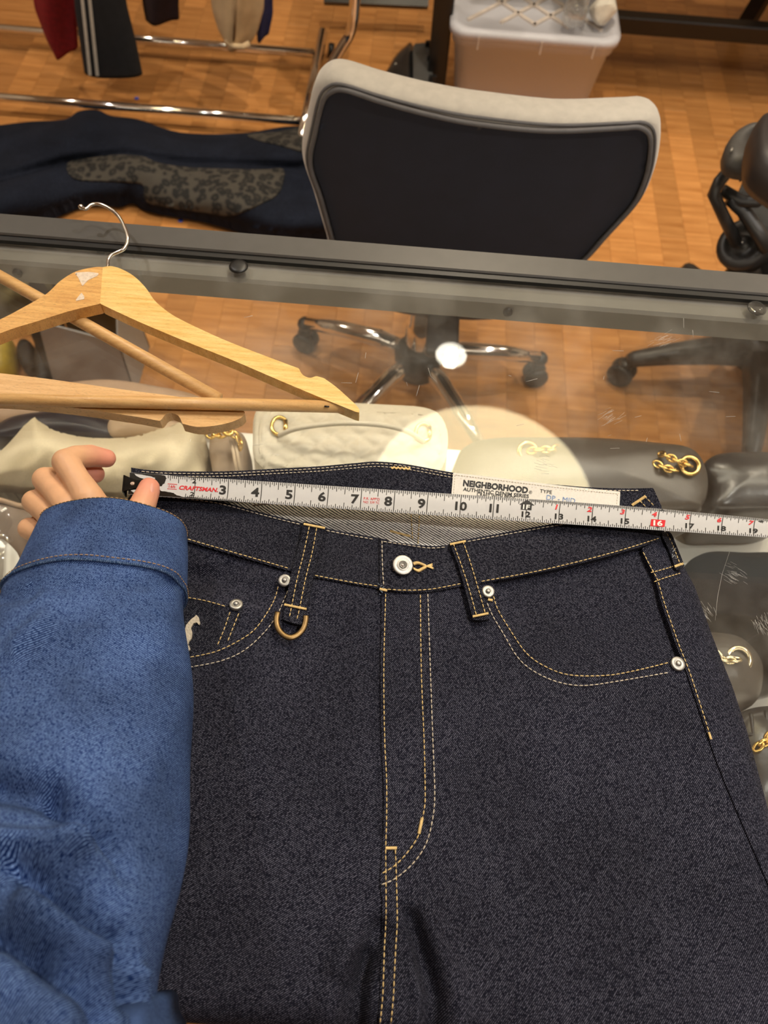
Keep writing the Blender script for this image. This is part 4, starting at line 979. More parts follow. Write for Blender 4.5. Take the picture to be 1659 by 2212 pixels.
def W(px, py, off=0.0):
    px = np.asarray(px, float); py = np.asarray(py, float)
    ed = EDGE(px); pc = np.minimum(py, ed)
    p = P(px, pc, H + jh(px, pc) + off)
    s = np.maximum(0, py - ed) * .00030; r = .022
    a = np.minimum(s / r, math.pi / 2); rest = np.maximum(0, s - r * math.pi / 2)
    p = p + np.stack([np.zeros_like(s), -(r + off) * np.sin(a), -(r + off) * (1 - np.cos(a)) - rest], -1)
    return p
def wfn(off): return lambda a, b: W(a, b, off)
def hback(px, py): return H + .006 + .010 * np.clip((1110 - np.asarray(py, float)) / 90, 0, 1) + .0015 * np.sin(np.asarray(px, float) / 60)

jn = thing('denim_jeans', 'dark indigo raw denim jeans lying on the glass counter', 'jeans', (.05, .1, H))
# back: inside of seat and back waistband
v, f = sheet([(284, 1070), (400, 1058), (700, 1055), (1000, 1070), (1340, 1080), (1420, 1098), (1440, 1150), (1400, 1330), (300, 1330)], 8, lambda a, b: P(a, b, hback(a, b)), .002)
link_mesh('inner_seat', v, f, M['denim_in'], jn)
bw_top = crom([(283, 1010), (345, 1017), (480, 1018), (600, 1012), (690, 1007), (770, 1000), (815, 997), (880, 1003), (980, 1021), (1100, 1037), (1250, 1051), (1340, 1055), (1411, 1054)], 6)
bw_bot = crom([(1432, 1100), (1340, 1100), (1200, 1095), (1000, 1082), (800, 1072), (600, 1072), (400, 1075), (284, 1072)], 6)
v, f = sheet(np.vstack([bw_top, bw_bot]), 6, lambda a, b: P(a, b, hback(a, b) + .0025), .004)
link_mesh('back_waistband', v, f, M['denim_band'], jn)
v, f = sheet([(1000, 0), (1001, 0), (1001, 1), (1000, 1)], .5, lambda a, b: P(a, b, H + 0 * a), .001)
# body layers
base_poly = np.vstack([crom([(1416, 1098), (1300, 1117), (1174, 1139), (1080, 1156), (1005, 1170), (973, 1180), (927, 1183), (849, 1174), (813, 1165), (698, 1144), (561, 1110), (483, 1089), (420, 1079), (350, 1070), (284, 1066)], 4), [(XL(y), y) for y in np.arange(1080, 3000, 20)], [(XRt(y), y) for y in np.arange(2990, 1110, -20)]])
base_poly = np.array(base_poly, float)
v, f = sheet(base_poly, 9, wfn(0), .004); link_mesh('body', v, f, M['denim'], jn)
coin = [(330, 1277), (400, 1288), (500, 1309), (524, 1314), (505, 1365), (484, 1425), (330, 1440)]
v, f = sheet(coin, 5, wfn(.0012), .0012); link_mesh('coin_pocket', v, f, M['denim_loop'], jn)
lp_edge = crom([(606, 1240), (598, 1265), (588, 1296), (566, 1330), (543, 1358), (508, 1381), (463, 1402), (408, 1413), (300, 1420), (190, 1425)], 6)
lf = np.vstack([lp_edge[::-1], [(640, 1222), (700, 1236), (838, 1262)], [(838, 1500), (838, 1800), (838, 2100), (838, 2980)], [(XL(y), y) for y in np.arange(2980, 1430, -20)]])
v, f = sheet(lf, 7, wfn(.0020), .0020); link_mesh('left_front', v, f, M['denim'], jn)
rp_edge = crom([(1058, 1240), (1066, 1262), (1074, 1288), (1085, 1315), (1115, 1364), (1144, 1405), (1182, 1433), (1234, 1451), (1311, 1452), (1380, 1441), (1460, 1420)], 6)
side = crom([(1480, 1443), (1500, 1503), (1532, 1596), (1557, 1667), (1607, 1787), (1667, 1927), (1742, 2102), (1800, 2240), (1815, 2980)], 6)
fly = crom([(828, 2980), (823, 2300), (822, 2150), (825, 2040), (826, 1950), (822, 1900), (828, 1800), (829, 1700), (824, 1600), (822, 1450), (824, 1330), (824, 1255)], 6)
rf = np.vstack([rp_edge, side, fly])
v, f = sheet(rf, 7, wfn(.0040), .0036); link_mesh('right_front', v, f, M['denim_r'], jn)
sl = crom([(1387, 1185), (1398, 1213), (1410, 1237), (1418, 1260), (1428, 1300), (1447, 1355), (1463, 1400), (1481, 1445), (1501, 1505), (1532, 1597), (1557, 1667), (1607, 1787), (1667, 1927), (1742, 2102), (1800, 2240), (1815, 2980)], 5)
sp_ = np.vstack([sl, [(XRt(y), y) for y in np.arange(2980, 1165, -20)], [(1441, 1157)]])
v, f = sheet(sp_, 7, wfn(.0056), .0046); link_mesh('side_panel', v, f, M['denim_r'], jn)
wl = np.vstack([crom([(284, 1062), (350, 1066), (420, 1075), (483, 1085), (561, 1106), (652, 1129), (698, 1140), (813, 1161), (838, 1166)], 6), crom([(838, 1276), (815, 1271), (680, 1247), (628, 1234), (500, 1197), (390, 1165), (330, 1147), (270, 1130)], 6)])
v, f = sheet(wl, 6, wfn(.0040), .0045); link_mesh('waistband', v, f, M['denim_band'], jn)
wr = np.vstack([crom([(820, 1162), (849, 1170), (927, 1179), (973, 1176), (1005, 1166), (1080, 1152), (1174, 1135), (1300, 1113), (1416, 1094)], 6), crom([(1434, 1160), (1428, 1167), (1340, 1194), (1250, 1218), (1150, 1240), (1050, 1258), (1008, 1264), (930, 1278), (870, 1279), (820, 1275)], 6)])
v, f = sheet(wr, 6, wfn(.0062), .0055); link_mesh('waistband', v, f, M['denim_band'], jn)
# stitching
def stitches(name, pts, off, m=None, dash=.0027, gap=.0010, r=.00038, fn=None, smooth=True, lift=.0003):
    m = m or M['thread']; q = crom(pts, 8) if smooth and len(pts) > 2 else np.array(pts, float)
    q = resample(q, 1.0); w = (fn or W)(q[:, 0], q[:, 1], off + lift)
    w = resample(w, .00045); mb = MB(); L_ = len(w); d0 = int(round(dash / .00045)); g0 = int(round(gap / .00045)); i = 0
    while i + d0 < L_:
        seg = w[i:i + d0 + 1]; a, b_ = seg[0], seg[-1]; mid = seg[len(seg) // 2] + np.array([0, 0, r * .6])
        mb.tube([a, a * .7 + b_ * .3 + [0, 0, r * .55], a * .3 + b_ * .7 + [0, 0, r * .55], b_], [r * .55, r, r, r * .55], 5)
        i += d0 + g0
    o = mb.build(name, m, jn); o['kind'] = 'stuff'; return o
def bartack(p0, p1, off, wpx=4.5, n=None, name='bar_tack'):
    p0 = np.array(p0, float); p1 = np.array(p1, float); ln = np.linalg.norm(p1 - p0); n = n or int(ln / 1.6); t_ = (p1 - p0) / ln; s = np.array([-t_[1], t_[0]])
    mb = MB()
    for k in range(n):
        c = p0 + t_ * ln * (k + .5) / n; sg = .25 if k % 2 else -.25
        a = c - s * wpx / 2 - t_ * sg; b_ = c + s * wpx / 2 + t_ * sg
        A = W(a[0], a[1], off + .0004); B = W(b_[0], b_[1], off + .0004); mb.tube([A, (A + B) / 2 + [0, 0, .0003], B], .00036, 5)
    o = mb.build(name, M['thread'], jn); o['kind'] = 'stuff'
T2 = M['thread_pale']
inpx = lambda pts, dx, dy: [(x + dx, y + dy) for x, y in pts]
stitches('waistband_stitching', [(384, 1157), (390, 1160), (500, 1192), (600, 1221), (628, 1229)], .0046)
stitches('waistband_stitching', [(680, 1243), (760, 1258), (815, 1266)], .0046)
stitches('waistband_stitching', [(826, 1272), (870, 1275), (930, 1273), (1000, 1260)], .0068)
stitches('waistband_stitching', [(1040, 1256), (1150, 1236), (1250, 1213), (1340, 1189), (1426, 1162)], .0068)
stitches('waistband_stitching', [(300, 1070), (420, 1080), (483, 1090), (561, 1111), (652, 1134)], .0046, T2)
stitches('waistband_stitching', [(705, 1146), (760, 1157), (813, 1166)], .0046, T2)
stitches('waistband_stitching', [(828, 1170), (870, 1176), (927, 1184), (970, 1181)], .0068, T2)
stitches('waistband_stitching', [(1010, 1170), (1080, 1157), (1174, 1140), (1240, 1129)], .0068, T2)
stitches('waistband_stitching', [(825, 1168), (826, 1220), (829, 1268)], .0068, T2)
BK = lambda a, b, off: P(a, b, hback(a, b) + .0025 + off)
stitches('back_band_stitching', [(x, y + 5) for x, y in bw_top[3:-2:3]], .0002, T2, fn=BK)
stitches('back_band_stitching', [(x, y + 11) for x, y in bw_top[6:-6:3]], .0002, T2, fn=BK, dash=.0022)
stitches('pocket_stitching', [(601, 1267), (592, 1297), (571, 1333), (547, 1363), (511, 1387), (465, 1408), (408, 1420), (360, 1424)], .0024)
stitches('pocket_stitching', [(622, 1276), (613, 1297), (598, 1330), (571, 1366), (529, 1404), (480, 1427), (411, 1441), (360, 1446)], .0024, T2)
stitches('pocket_stitching', [(1066, 1288), (1076, 1318), (1107, 1369), (1137, 1411), (1176, 1439), (1230, 1458), (1311, 1459), (1380, 1447), (1449, 1430)], .0046)
stitches('pocket_stitching', [(1052, 1303), (1064, 1330), (1089, 1372), (1113, 1413), (1137, 1439), (1173, 1461), (1215, 1476), (1264, 1481), (1338, 1471), (1449, 1452)], .0046, T2)
stitches('coin_pocket_stitching', [(385, 1288), (440, 1297), (494, 1312)], .0014)
stitches('coin_pocket_stitching', [(497, 1322), (484, 1360), (468, 1398)], .0014)
stitches('coin_pocket_stitching', [(516, 1325), (505, 1352), (491, 1388)], .0014)
stitches('fly_stitching', [(833, 1283), (829, 1450), (831, 1600), (835, 1683), (835, 1766), (833, 1832)], .0046)
stitches('fly_stitching', [(908, 1285), (910, 1450), (916, 1600), (918, 1683), (918, 1733), (913, 1766), (905, 1802), (885, 1835), (855, 1868), (823, 1888)], .0046)
stitches('fly_stitching', [(924, 1283), (930, 1460), (935, 1600), (939, 1711), (935, 1766), (921, 1821), (894, 1863), (855, 1897), (824, 1911)], .0046, T2)
stitches('crotch_stitching', [(833, 1834), (834, 1954), (833, 2001), (830, 2056), (827, 2153), (823, 2240)], .0046)
stitches('crotch_stitching', [(854, 1835), (856, 1890), (858, 1987), (855, 2043), (851, 2126), (847, 2240)], .0046)
stitches('outseam_stitching', [(1389, 1193), (1404, 1222), (1418, 1248), (1424, 1265), (1434, 1300), (1453, 1355), (1469, 1400), (1487, 1445), (1507, 1505), (1534, 1590)], .0062)
stitches('yoke_stitching', [(1406, 1237), (1440, 1228), (1474, 1217)], .0062)
stitches('yoke_stitching', [(1413, 1257), (1440, 1247), (1474, 1237)], .0062)
bartack((1531, 1582), (1536, 1597), .0062, 4)
bartack((833, 1832), (857, 1832), .0046, 6); bartack((912, 1767), (905, 1801), .0046, 6)
# belt loops
def belt_loop(poly, off, label=None):
    v, f = sheet(np.array(poly, float), 4.5, wfn(off), .0034); return link_mesh('belt_loop', v, f, M['denim_loop'], jn)
belt_loop(np.vstack([crom([(656, 1126), (680, 1131), (703, 1137)], 3), crom([(703, 1139), (692, 1180), (678, 1240), (664, 1310), (657, 1348)], 5), crom([(655, 1350), (634, 1346), (611, 1338)], 3), crom([(611, 1336), (617, 1304), (631, 1230), (645, 1180), (655, 1130)], 5)]), .0085)
belt_loop(np.vstack([[(971, 1171), (1008, 1163)], crom([(1008, 1164), (1021, 1207), (1037, 1262), (1056, 1325), (1058, 1337)], 5), [(1040, 1340), (1022, 1339)], crom([(1021, 1336), (1008, 1285), (990, 1222), (971, 1173)], 5)]), .0105)
belt_loop(np.vstack([crom([(1430, 1150), (1448, 1150), (1462, 1180), (1479, 1222)], 5), [(1470, 1232), (1460, 1230)], crom([(1458, 1226), (1446, 1190), (1431, 1160)], 5)]), .0100)
for pts in ([(668, 1138), (656, 1195), (642, 1250), (630, 1310), (624, 1338)], [(684, 1141), (674, 1195), (660, 1250), (647, 1315), (640, 1342)]): stitches('belt_loop_stitching', pts, .0090)
for pts in ([(979, 1174), (998, 1225), (1014, 1275), (1030, 1333)], [(1000, 1169), (1016, 1215), (1031, 1265), (1049, 1328)]): stitches('belt_loop_stitching', pts, .0110)
stitches('belt_loop_stitching', [(1440, 1152), (1454, 1180), (1470, 1222)], .0105)
bartack((656, 1132), (702, 1141), .0090); bartack((614, 1306), (662, 1316), .0090); bartack((972, 1176), (1006, 1169), .0112); bartack((1021, 1332), (1055, 1325), .0112)
bartack((820, 1272), (836, 1276), .0075, 5); bartack((1457, 1224), (1476, 1217), .0105, 5); bartack((1054, 1295), (1064, 1297), .0046, 5)
# bronze ring
dr = crom([(600, 1322), (597, 1340), (601, 1358), (613, 1372), (628, 1377), (643, 1371), (655, 1358), (660, 1342), (661, 1330)], 5)
mb = MB(); MB_pts = W(dr[:, 0], dr[:, 1], .0095); mb.tube(list(MB_pts), .0021, 10, flat=.5); mb.build('ring', M['bronze'], jn)
# rivets and button
def rivet(px, py, off, rpx, name='rivet'):
    c = W(px, py, off); e = W(px + 6, py, off) - c; s = W(px, py - 6, off) - c; nrm = np.cross(e, s); nrm /= np.linalg.norm(nrm)
    r = rpx * np.linalg.norm(e) / 6
    o = MB().lathe([(r, -.0008), (r, .0006), (r * .92, .0012), (r * .55, .0011), (r * .42, .0008), (r * .36, .0010)], c, 28, axis=nrm, caps=False).build(name, M['silver'], jn)
    MB().lathe([(r * .40, .0006), (r * .40, .0016), (r * .30, .0024), (r * .05, .0026)], c, 20, axis=nrm).build('rivet_head', M['silver'], o)
    for k in range(14):
        if k in (0, 7): continue
        q = 2 * math.pi * k / 14; u_ = e / np.linalg.norm(e); v_ = np.cross(nrm, u_)
        MB().box(c + nrm * .00125 + r * .73 * (math.cos(q) * u_ + math.sin(q) * v_), (r * .10, r * .16, .0002), q).build('embossed_mark', M['steel'], o) if False else None
    return o
rivet(615, 1254, .0055, 14); rivet(510, 1306, .0026, 15); rivet(1054, 1278, .0055, 14); rivet(1464, 1434, .0056, 15)
c = W(870, 1221, .0095); e = W(880, 1221, .0095) - c; s = W(870, 1211, .0095) - c; nrm = np.cross(e, s); nrm /= np.linalg.norm(nrm); nrm = nrm + np.array([.10, -.12, 0]); nrm /= np.linalg.norm(nrm)
rr = 22.5 * np.linalg.norm(e) / 10
bt_ = MB().lathe([(rr * .35, -.004), (rr * .9, -.0016), (rr, -.0004), (rr * .99, .0007), (rr * .93, .0013), (rr * .7, .0008), (rr * .52, .0008), (rr * .44, .0013), (rr * .38, .0010), (rr * .34, -.0006), (rr * .05, -.0010)], c, 40, axis=nrm).build('button', M['silver'], jn)
MB().lathe([(rr * .24, -.0008), (rr * .20, .0004), (rr * .03, .0008)], c, 20, axis=nrm).build('button_centre', M['steel'], bt_)
# buttonhole
mb = MB()
for (pts) in ([(894, 1218), (902, 1216), (912, 1219), (920, 1223)], [(894, 1229), (903, 1233), (912, 1229), (920, 1224)]):
    q = resample(crom(pts, 6), 1.5)
    for k, (x, y) in enumerate(q):
        mb.tube([W(x - 1, y - 3, .0068), W(x, y, .0078), W(x + 1, y + 3, .0068)], .0004, 5)
for k in range(9):
    mb.tube([W(918, 1223, .0072), W(928, 1222 + random.uniform(-3, 4), .0078), W(935 + random.uniform(-3, 2), 1223 + random.uniform(-6, 7), .0074)], .0004, 5)
for (x, y) in ((849, 1212), (848, 1217), (848, 1222), (848, 1227), (850, 1232)): mb.tube([W(x, y, .0068), W(x + 6, y, .0075)], .0004, 5)
mb.build('buttonhole', M['thread'], jn)
# frayed blue thread at the fly corner
mb = MB()
for k in range(14):
    x, y = 824 + random.uniform(-6, 8), 1272 + random.uniform(-8, 16); mb.tube([W(x, y, .0070), W(x + random.uniform(-5, 5), y + random.uniform(-5, 5), .0080)], .00022, 4)
mb.build('frayed_thread', mat('pale_blue_thread', (.22, .28, .36), .8), jn)['kind'] = 'stuff'
mb = MB()
for k in range(10):
    x, y = 1454 + random.uniform(-5, 6), 1190 + random.uniform(-8, 16); mb.tube([W(x, y, .0104), W(x + random.uniform(-4, 4), y + random.uniform(-5, 5), .0112)], .0003, 4)
mb.build('frayed_thread', mat('pale_thread_ends', (.40, .42, .45), .8), jn)['kind'] = 'stuff'
# embroidery on the coin pocket, half under the sleeve
em = mat('cream_embroidery', (.62, .54, .42), .7, var=.12, scale=700, bump=.5)
for pp in ([(396, 1372), (402, 1350), (412, 1338), (420, 1332), (424, 1328), (429, 1333), (432, 1346), (430, 1350), (425, 1344), (418, 1346), (412, 1356), (415, 1366), (414, 1378), (408, 1386), (404, 1398), (395, 1400)], [(400, 1396), (408, 1394), (411, 1402), (406, 1407), (398, 1406)], [(370, 1340), (396, 1372), (398, 1400), (380, 1408), (362, 1380)]):
    v, f = sheet(np.array(pp, float), 2.2, wfn(.0030), .0016); link_mesh('embroidery', v, f, em, jn)
# inside: seat seam and back loop tacks
ins = lambda a, b, off: P(a, b, hback(a, b) + off)
stitches('seat_seam_stitching', [(888, 1112), (890, 1140), (892, 1172)], .0004, fn=ins, smooth=False); stitches('seat_seam_stitching', [(906, 1114), (905, 1140), (903, 1176)], .0004, fn=ins, smooth=False)
mb = MB()
for k in range(26):
    x = 843 + k * 1.7; y = 1147 + k * .45; mb.tube([P(x, y - 2.2, hback(x, y) + .0006), P(x + .6, y + 2.2, hback(x, y) + .0006)], .00036, 5)
for k in range(24):
    x = 845 + k * 1.75; y = 1010 + k * .12 + 1.2 * math.sin(k * 1.3); mb.tube([P(x, y - 2.2, hback(x, y) + .0033), P(x + .6, y + 2.2, hback(x, y) + .0033)], .00036, 5)
for k in range(22):
    x = 1366 + k * 1.35; y = 1091 - k * .9; mb.tube([P(x - 2, y - 2.2, hback(x, y) + .0033), P(x + 2, y + 2.2, hback(x, y) + .0033)], .00036, 5)
o = mb.build('bar_tack', M['thread'], jn); o['kind'] = 'stuff'
stitches('back_band_stitching', [(1392, 1072), (1404, 1084), (1416, 1096)], .0008, fn=BK, smooth=False); stitches('back_band_stitching', [(1382, 1082), (1394, 1094)], .0008, fn=BK, smooth=False)
MB().tube(list(P(np.array([545, 575, 600]), np.array([1092, 1089, 1086]), H + .020)), .0006, 5).build('loose_thread', T2, jn)
# woven brand label
lab = [(979, 1021), (1060, 1030), (1140, 1040), (1220, 1050), (1340, 1062), (1338, 1096), (1200, 1092), (975, 1069)]
LZ = lambda a, b: hback(a, b) + .0034
v, f = sheet(np.array(lab, float), 4, lambda a, b: P(a, b, LZ(a, b)), .0008); lb_o = link_mesh('woven_label', v, f, M['label'], jn)
stitches('label_stitching', [(984, 1026), (1060, 1035), (1140, 1045), (1220, 1055), (1335, 1067)], .0, T2, dash=.0014, gap=.0009, r=.0002, fn=lambda a, b, o: P(a, b, LZ(a, b) + .0002))
stitches('label_stitching', [(983, 1026), (980, 1066)], .0, T2, dash=.0014, gap=.0009, r=.0002, smooth=False, fn=lambda a, b, o: P(a, b, LZ(a, b) + .0002))
stitches('label_stitching', [(1334, 1067), (1332, 1092)], .0, T2, dash=.0014, gap=.0009, r=.0002, smooth=False, fn=lambda a, b, o: P(a, b, LZ(a, b) + .0002))
def px_text(body, x0, y0, x1, y1, cap, m, parent, zf, bold=.0, shear=0.0, name='lettering', lift=.0003, skew=0.0):
    v, f = text_mesh(body, 1.0, bold, shear); w = v[:, 0].max() - v[:, 0].min(); v[:, 0] -= v[:, 0].min()
    d = np.array([x1 - x0, y1 - y0], float); ln = np.hypot(*d); d /= ln; n_ = np.array([d[1], -d[0]])
    k = ln / w; c = cap / .729
    px = x0 + v[:, 0] * k * d[0] + v[:, 1] * c * n_[0]; py = y0 + v[:, 0] * k * d[1] + v[:, 1] * c * n_[1]
    return link_mesh(name, P(px, py, zf(px, py) + lift), f, m, parent, smooth=False)
px_text('NEIGHBORHOOD', 1000, 1049, 1140, 1065, 13, M['ink'], lb_o, LZ, .042)
px_text('®', 1142, 1066, 1149, 1067, 7, M['ink'], lb_o, LZ)
px_text('AUTHENTIC DENIM SERIES', 1000, 1060, 1142, 1076, 8, M['ink'], lb_o, LZ, .016)
px_text('CRAFT WITH PRIDE', 1030, 1071, 1113, 1080, 8, M['ink'], lb_o, LZ, .012)
px_text('TYPE', 1166, 1064, 1192, 1067, 8, M['ink'], lb_o, LZ, .004)
px_text('DP - MID', 1180, 1079, 1242, 1087, 11, M['blue_ink'], lb_o, LZ, .0)

# ------------------------------------------------------------------ steel tape measure
TI = np.array([-.1, 3, 6, 10, 13, 16, 19, 21.5]); TX = np.array([267, 490, 706, 993, 1207, 1421, 1628, 1798])
TT = np.interp(TX, [267, 341, 973, 1339, 1659, 1798], [1020, 1025, 1067, 1091, 1122, 1136])     # far edge rows
TB = np.interp(TX, [267, 377, 1000, 1659, 1798], [1067, 1074, 1117, 1161, 1172])               # near edge rows
HN = .0350
near = P(TX, TB, H + HN)
far = []
for k in range(len(TX)):
    best = min((abs(np.linalg.norm(P(TX[k] + 4.0, TT[k], H + h) - near[k]) - .0246), h) for h in np.arange(.012, .05, .0005))
    far.append(best[1])
HF = float(np.mean(far)); print('tape far height', HF, far)
far = P(TX + 4.0, TT, H + HF)
def Tp(s, w, lift=0.0):          # s in inches along the blade, w -0.5 near edge .. 0.5 far edge
    s = np.asarray(s, float); w = np.asarray(w, float)
    a = np.stack([np.interp(s, TI, near[:, k]) for k in range(3)], -1); b_ = np.stack([np.interp(s, TI, far[:, k]) for k in range(3)], -1)
    p = a + (b_ - a) * (w + .5)[..., None]
    dip = -.0016 * (1 - (2 * w) ** 2) + lift
    p[..., 2] += dip
    return p
tm = thing('tape_measure', 'white steel tape measure stretched across the jeans waistband', 'tape measure', tuple(Tp(10, 0)))
NS, NW = 88, 10
def blade(s0, s1, lift, name, m, w0=-.5, w1=.5, ns=NS):
    v = []; f = []
    for j, l in ((0, lift), (1, lift - .0003)):
        for s in np.linspace(s0, s1, ns):
            for w in np.linspace(w0, w1, NW): v.append(Tp(s, w, l))
    n1 = ns * NW
    for i in range(ns - 1):
        for k in range(NW - 1):
            a = i * NW + k; f.append((a, a + NW, a + NW + 1, a + 1)); f.append((n1 + a, n1 + a + 1, n1 + a + NW + 1, n1 + a + NW))
        f.append((i * NW, n1 + i * NW, n1 + i * NW + NW, i * NW + NW)); a = i * NW + NW - 1; f.append((a, a + NW, n1 + a + NW, n1 + a))
    f.append(tuple(list(range(NW)) + [n1 + k for k in range(NW - 1, -1, -1)]))
    return link_mesh(name, v, f, m, tm)
tw = mat('tape_white', (.53, .53, .535), .36, var=.03, scale=60)
bl = blade(.02, 21.3, 0.0, 'blade', tw)
def patch(poly, name, m, lift=.0002):
    v, f = sheet(np.array(poly, float), .035, lambda a, b: Tp(a, b, lift), .0001); return link_mesh(name, v, f, m, bl)
wear = mat('worn_black_steel', (.016, .014, .012), .35, .4, var=.3, scale=200)
random.seed(3)
def ragged(pts, j=.03, n=5):
    q = crom(np.array(pts, float) * np.array([1, 1]), n, True); return q + rng.normal(scale=j, size=q.shape) * np.array([1, .6])
def clampw(q): q = np.array(q); q[:, 1] = np.clip(q[:, 1], -.49, .49); q[:, 0] = np.clip(q[:, 0], .03, 30); return q
patch(clampw(ragged([(.03, .50), (.35, .50), (.9, .50), (1.12, .40), (1.05, .15), (.95, -.05), (1.0, -.2), (1.3, -.26), (1.5, -.38), (1.7, -.50), (1.0, -.5), (.5, -.5), (.03, -.5), (.03, -.2), (.2, -.05), (.03, .1)], .02)), 'worn_patch', wear)
patch(clampw(ragged([(.16, .46), (.35, .30), (.62, .26), (.80, .30), (.70, .38), (.45, .42)], .012, 4)), 'white_flake', tw, .0004)
patch(clampw(ragged([(.12, -.30), (.3, -.24), (.52, -.28), (.45, -.38), (.2, -.4)], .012, 4)), 'white_flake', tw, .0004)
e0 = clampw(ragged([(1.6, -.50), (1.9, -.44), (2.4, -.47), (2.9, -.45), (3.4, -.48), (3.6, -.50)], .01, 4)); patch(e0, 'worn_patch', wear)
e0 = clampw(ragged([(1.1, .50), (1.7, .465), (2.4, .475), (2.8, .50)], .008, 4)); patch(e0, 'worn_patch', wear)
# graduations
def strip(mb, s, w0, w1, ws, lift=.00022):
    ks = np.linspace(w0, w1, 4); v = []
    for w in ks: v += [Tp(s - ws, w, lift), Tp(s + ws, w, lift)]
    mb.add(v, [(2 * i, 2 * i + 1, 2 * i + 3, 2 * i + 2) for i in range(3)])
mk = MB()
for i in range(int(1.75 * 16), int(21.2 * 16)):
    s = i / 16
    if i % 16 == 0:
        strip(mk, s, -.49, .49, .011)
    else:
        ln = .30 if i % 8 == 0 else .21 if i % 4 == 0 else .15 if i % 2 == 0 else .105
        if s > 1.62 + (0): strip(mk, s, -.49, -.49 + ln, .010)
        if s > 1.15: strip(mk, s, .49 - ln, .49, .010)
    if s > 12 and i % 1 == 0: strip(mk, s + 1 / 32, .49 - .085, .49, .007)
for i in range(19, 28):
    s = i / 16; strip(mk, s, .49 - (.30 if i % 8 == 0 else .21 if i % 4 == 0 else .13), .49, .010)
o = mk.build('graduation_marks', M['ink'], tm, False); o['kind'] = 'stuff'
WID = .0246 / .0254
def ttext(body, s, w, cap, m, align='CENTER', bold=.02, shear=0.0, sx=1.0, name='numeral', lift=.0004, length=None):
    v, f = text_mesh(body, 1.0, bold, shear, 'LEFT')
    k = cap / .729; x = v[:, 0] - v[:, 0].min(); wd = x.max()
    if length: sx = length / (wd * k)
    x = x * k * sx; wd *= k * sx
    if align == 'CENTER': x -= wd / 2
    elif align == 'RIGHT': x -= wd
    y = v[:, 1] * k
    return link_mesh(name, Tp(s + x, w + (y - cap / 2) / WID, lift), f, m, tm, smooth=False)
for n in range(3, 10): ttext(str(n), n - .06, .02, .39, M['ink'], 'RIGHT', .03, sx=.88)
for n in (10, 11): ttext(str(n), n + .02, .02, .36, M['ink'], 'CENTER', .03, sx=.86)
for n in range(12, 21):
    if n == 16: continue
    ttext(str(n), n, -.16, .25, M['ink'], 'CENTER', .03, sx=.95)
for n in range(13, 21): ttext(str(n - 12), n - (.1 if n != 16 else .13), .25, .20, M['red_ink'], 'CENTER', .035, shear=.15)
ttext('2', 2 - .03, .33, .19, M['ink'], 'CENTER', .02); ttext('2', 2 - .06, -.27, .19, M['ink'], 'CENTER', .02)
ttext('CRAFTSMAN.', 1.53, 0.0, .18, M['red_ink'], 'LEFT', .032, shear=.22, length=1.17, name='lettering')
ttext('16ft', 1.32, 0.02, .12, M['red_ink'], 'CENTER', .01, name='lettering', length=.20)
mb = MB()
for (s0, w0, s1, w1) in ((1.19, .13, 1.45, .13), (1.19, -.10, 1.45, -.10), (1.19, .13, 1.19, -.10), (1.45, .13, 1.45, -.10)):
    v = [Tp(s0 - .012, w0 - .012, .00025), Tp(s1 + .012, w0 - .012 if w0 == w1 else w1 - .012, .00025), Tp(s1 + .012, w1 + .012, .00025), Tp(s0 - .012, w0 + .012, .00025)]
    mb.add(v, [(0, 1, 2, 3)])
mb.build('red_frame', M['red_ink'], tm, False)
ttext("P.R. APP'D", 7.08, .07, .11, M['red_ink'], 'LEFT', .0, length=.48, name='lettering'); ttext('NO. 339 TC', 7.08, -.09, .11, M['red_ink'], 'LEFT', .0, length=.48, name='lettering')
def flatp(poly, name, m, lift=.0004):
    return link_mesh(name, Tp(np.array([p[0] for p in poly]), np.array([p[1] for p in poly]), lift), [tuple(range(len(poly)))], m, tm, smooth=False)
flatp([(11.83, .04), (12.15, .04), (12.15, .25), (12.23, .25), (11.99, .46), (11.77, .25), (11.83, .25)], 'foot_marker', M['ink'])
ttext('1F', 11.99, .16, .19, M['white'], 'CENTER', .03, name='numeral', lift=.0006)
flatp([(15.77, -.32), (16.21, -.32), (16.23, .02), (15.79, .02)], 'stud_marker', M['red_ink'], .0004)
ttext('16', 16.0, -.15, .25, M['white'], 'CENTER', .035, lift=.0006)
flatp([(15.92, -.33), (16.08, -.33), (16.0, -.42)], 'arrow_mark', mat('grey_ink', (.12, .12, .12), .5), .0003); flatp([(16.0, .42), (16.16, .42), (16.08, .50)], 'arrow_mark', M['ink'], .0003)
flatp([(19.1, .36), (19.2, .31), (19.3, .36), (19.2, .41)], 'diamond_mark', M['ink'], .0003)
# end hook with rivets
hkm = mat('black_hook_steel', (.022, .021, .020), .25, .7, var=.3, scale=150)
v, f = sheet([(-.12, -.42), (-.12, .34), (.0, .28), (.22, .17), (.75, .15), (.75, -.2), (.2, -.22), (0, -.34)], .04, lambda a, b: Tp(a, b, .0016), .0011, both=True); ho = link_mesh('hook', v, f, hkm, tm)
v = [Tp(-.12, w, .0016) + np.array([dx, 0, dz]) for dx in (0, -.0011) for dz in (0, -.009) for w in (-.42, .34)]
MB().add(v, [(0, 1, 3, 2), (4, 6, 7, 5), (0, 4, 5, 1), (2, 3, 7, 6), (0, 2, 6, 4), (1, 5, 7, 3)]).build('hook_lip', hkm, tm, False)
for s in (.14, .50):
    c = Tp(s, -.02, .0018); MB().lathe([(.0019, -.0004), (.0019, .0004), (.0013, .0009), (.0006, .0007), (.0001, .0007)], c, 16).build('rivet', mat('brown_rivet', (.30, .22, .17), .35, .9), tm)

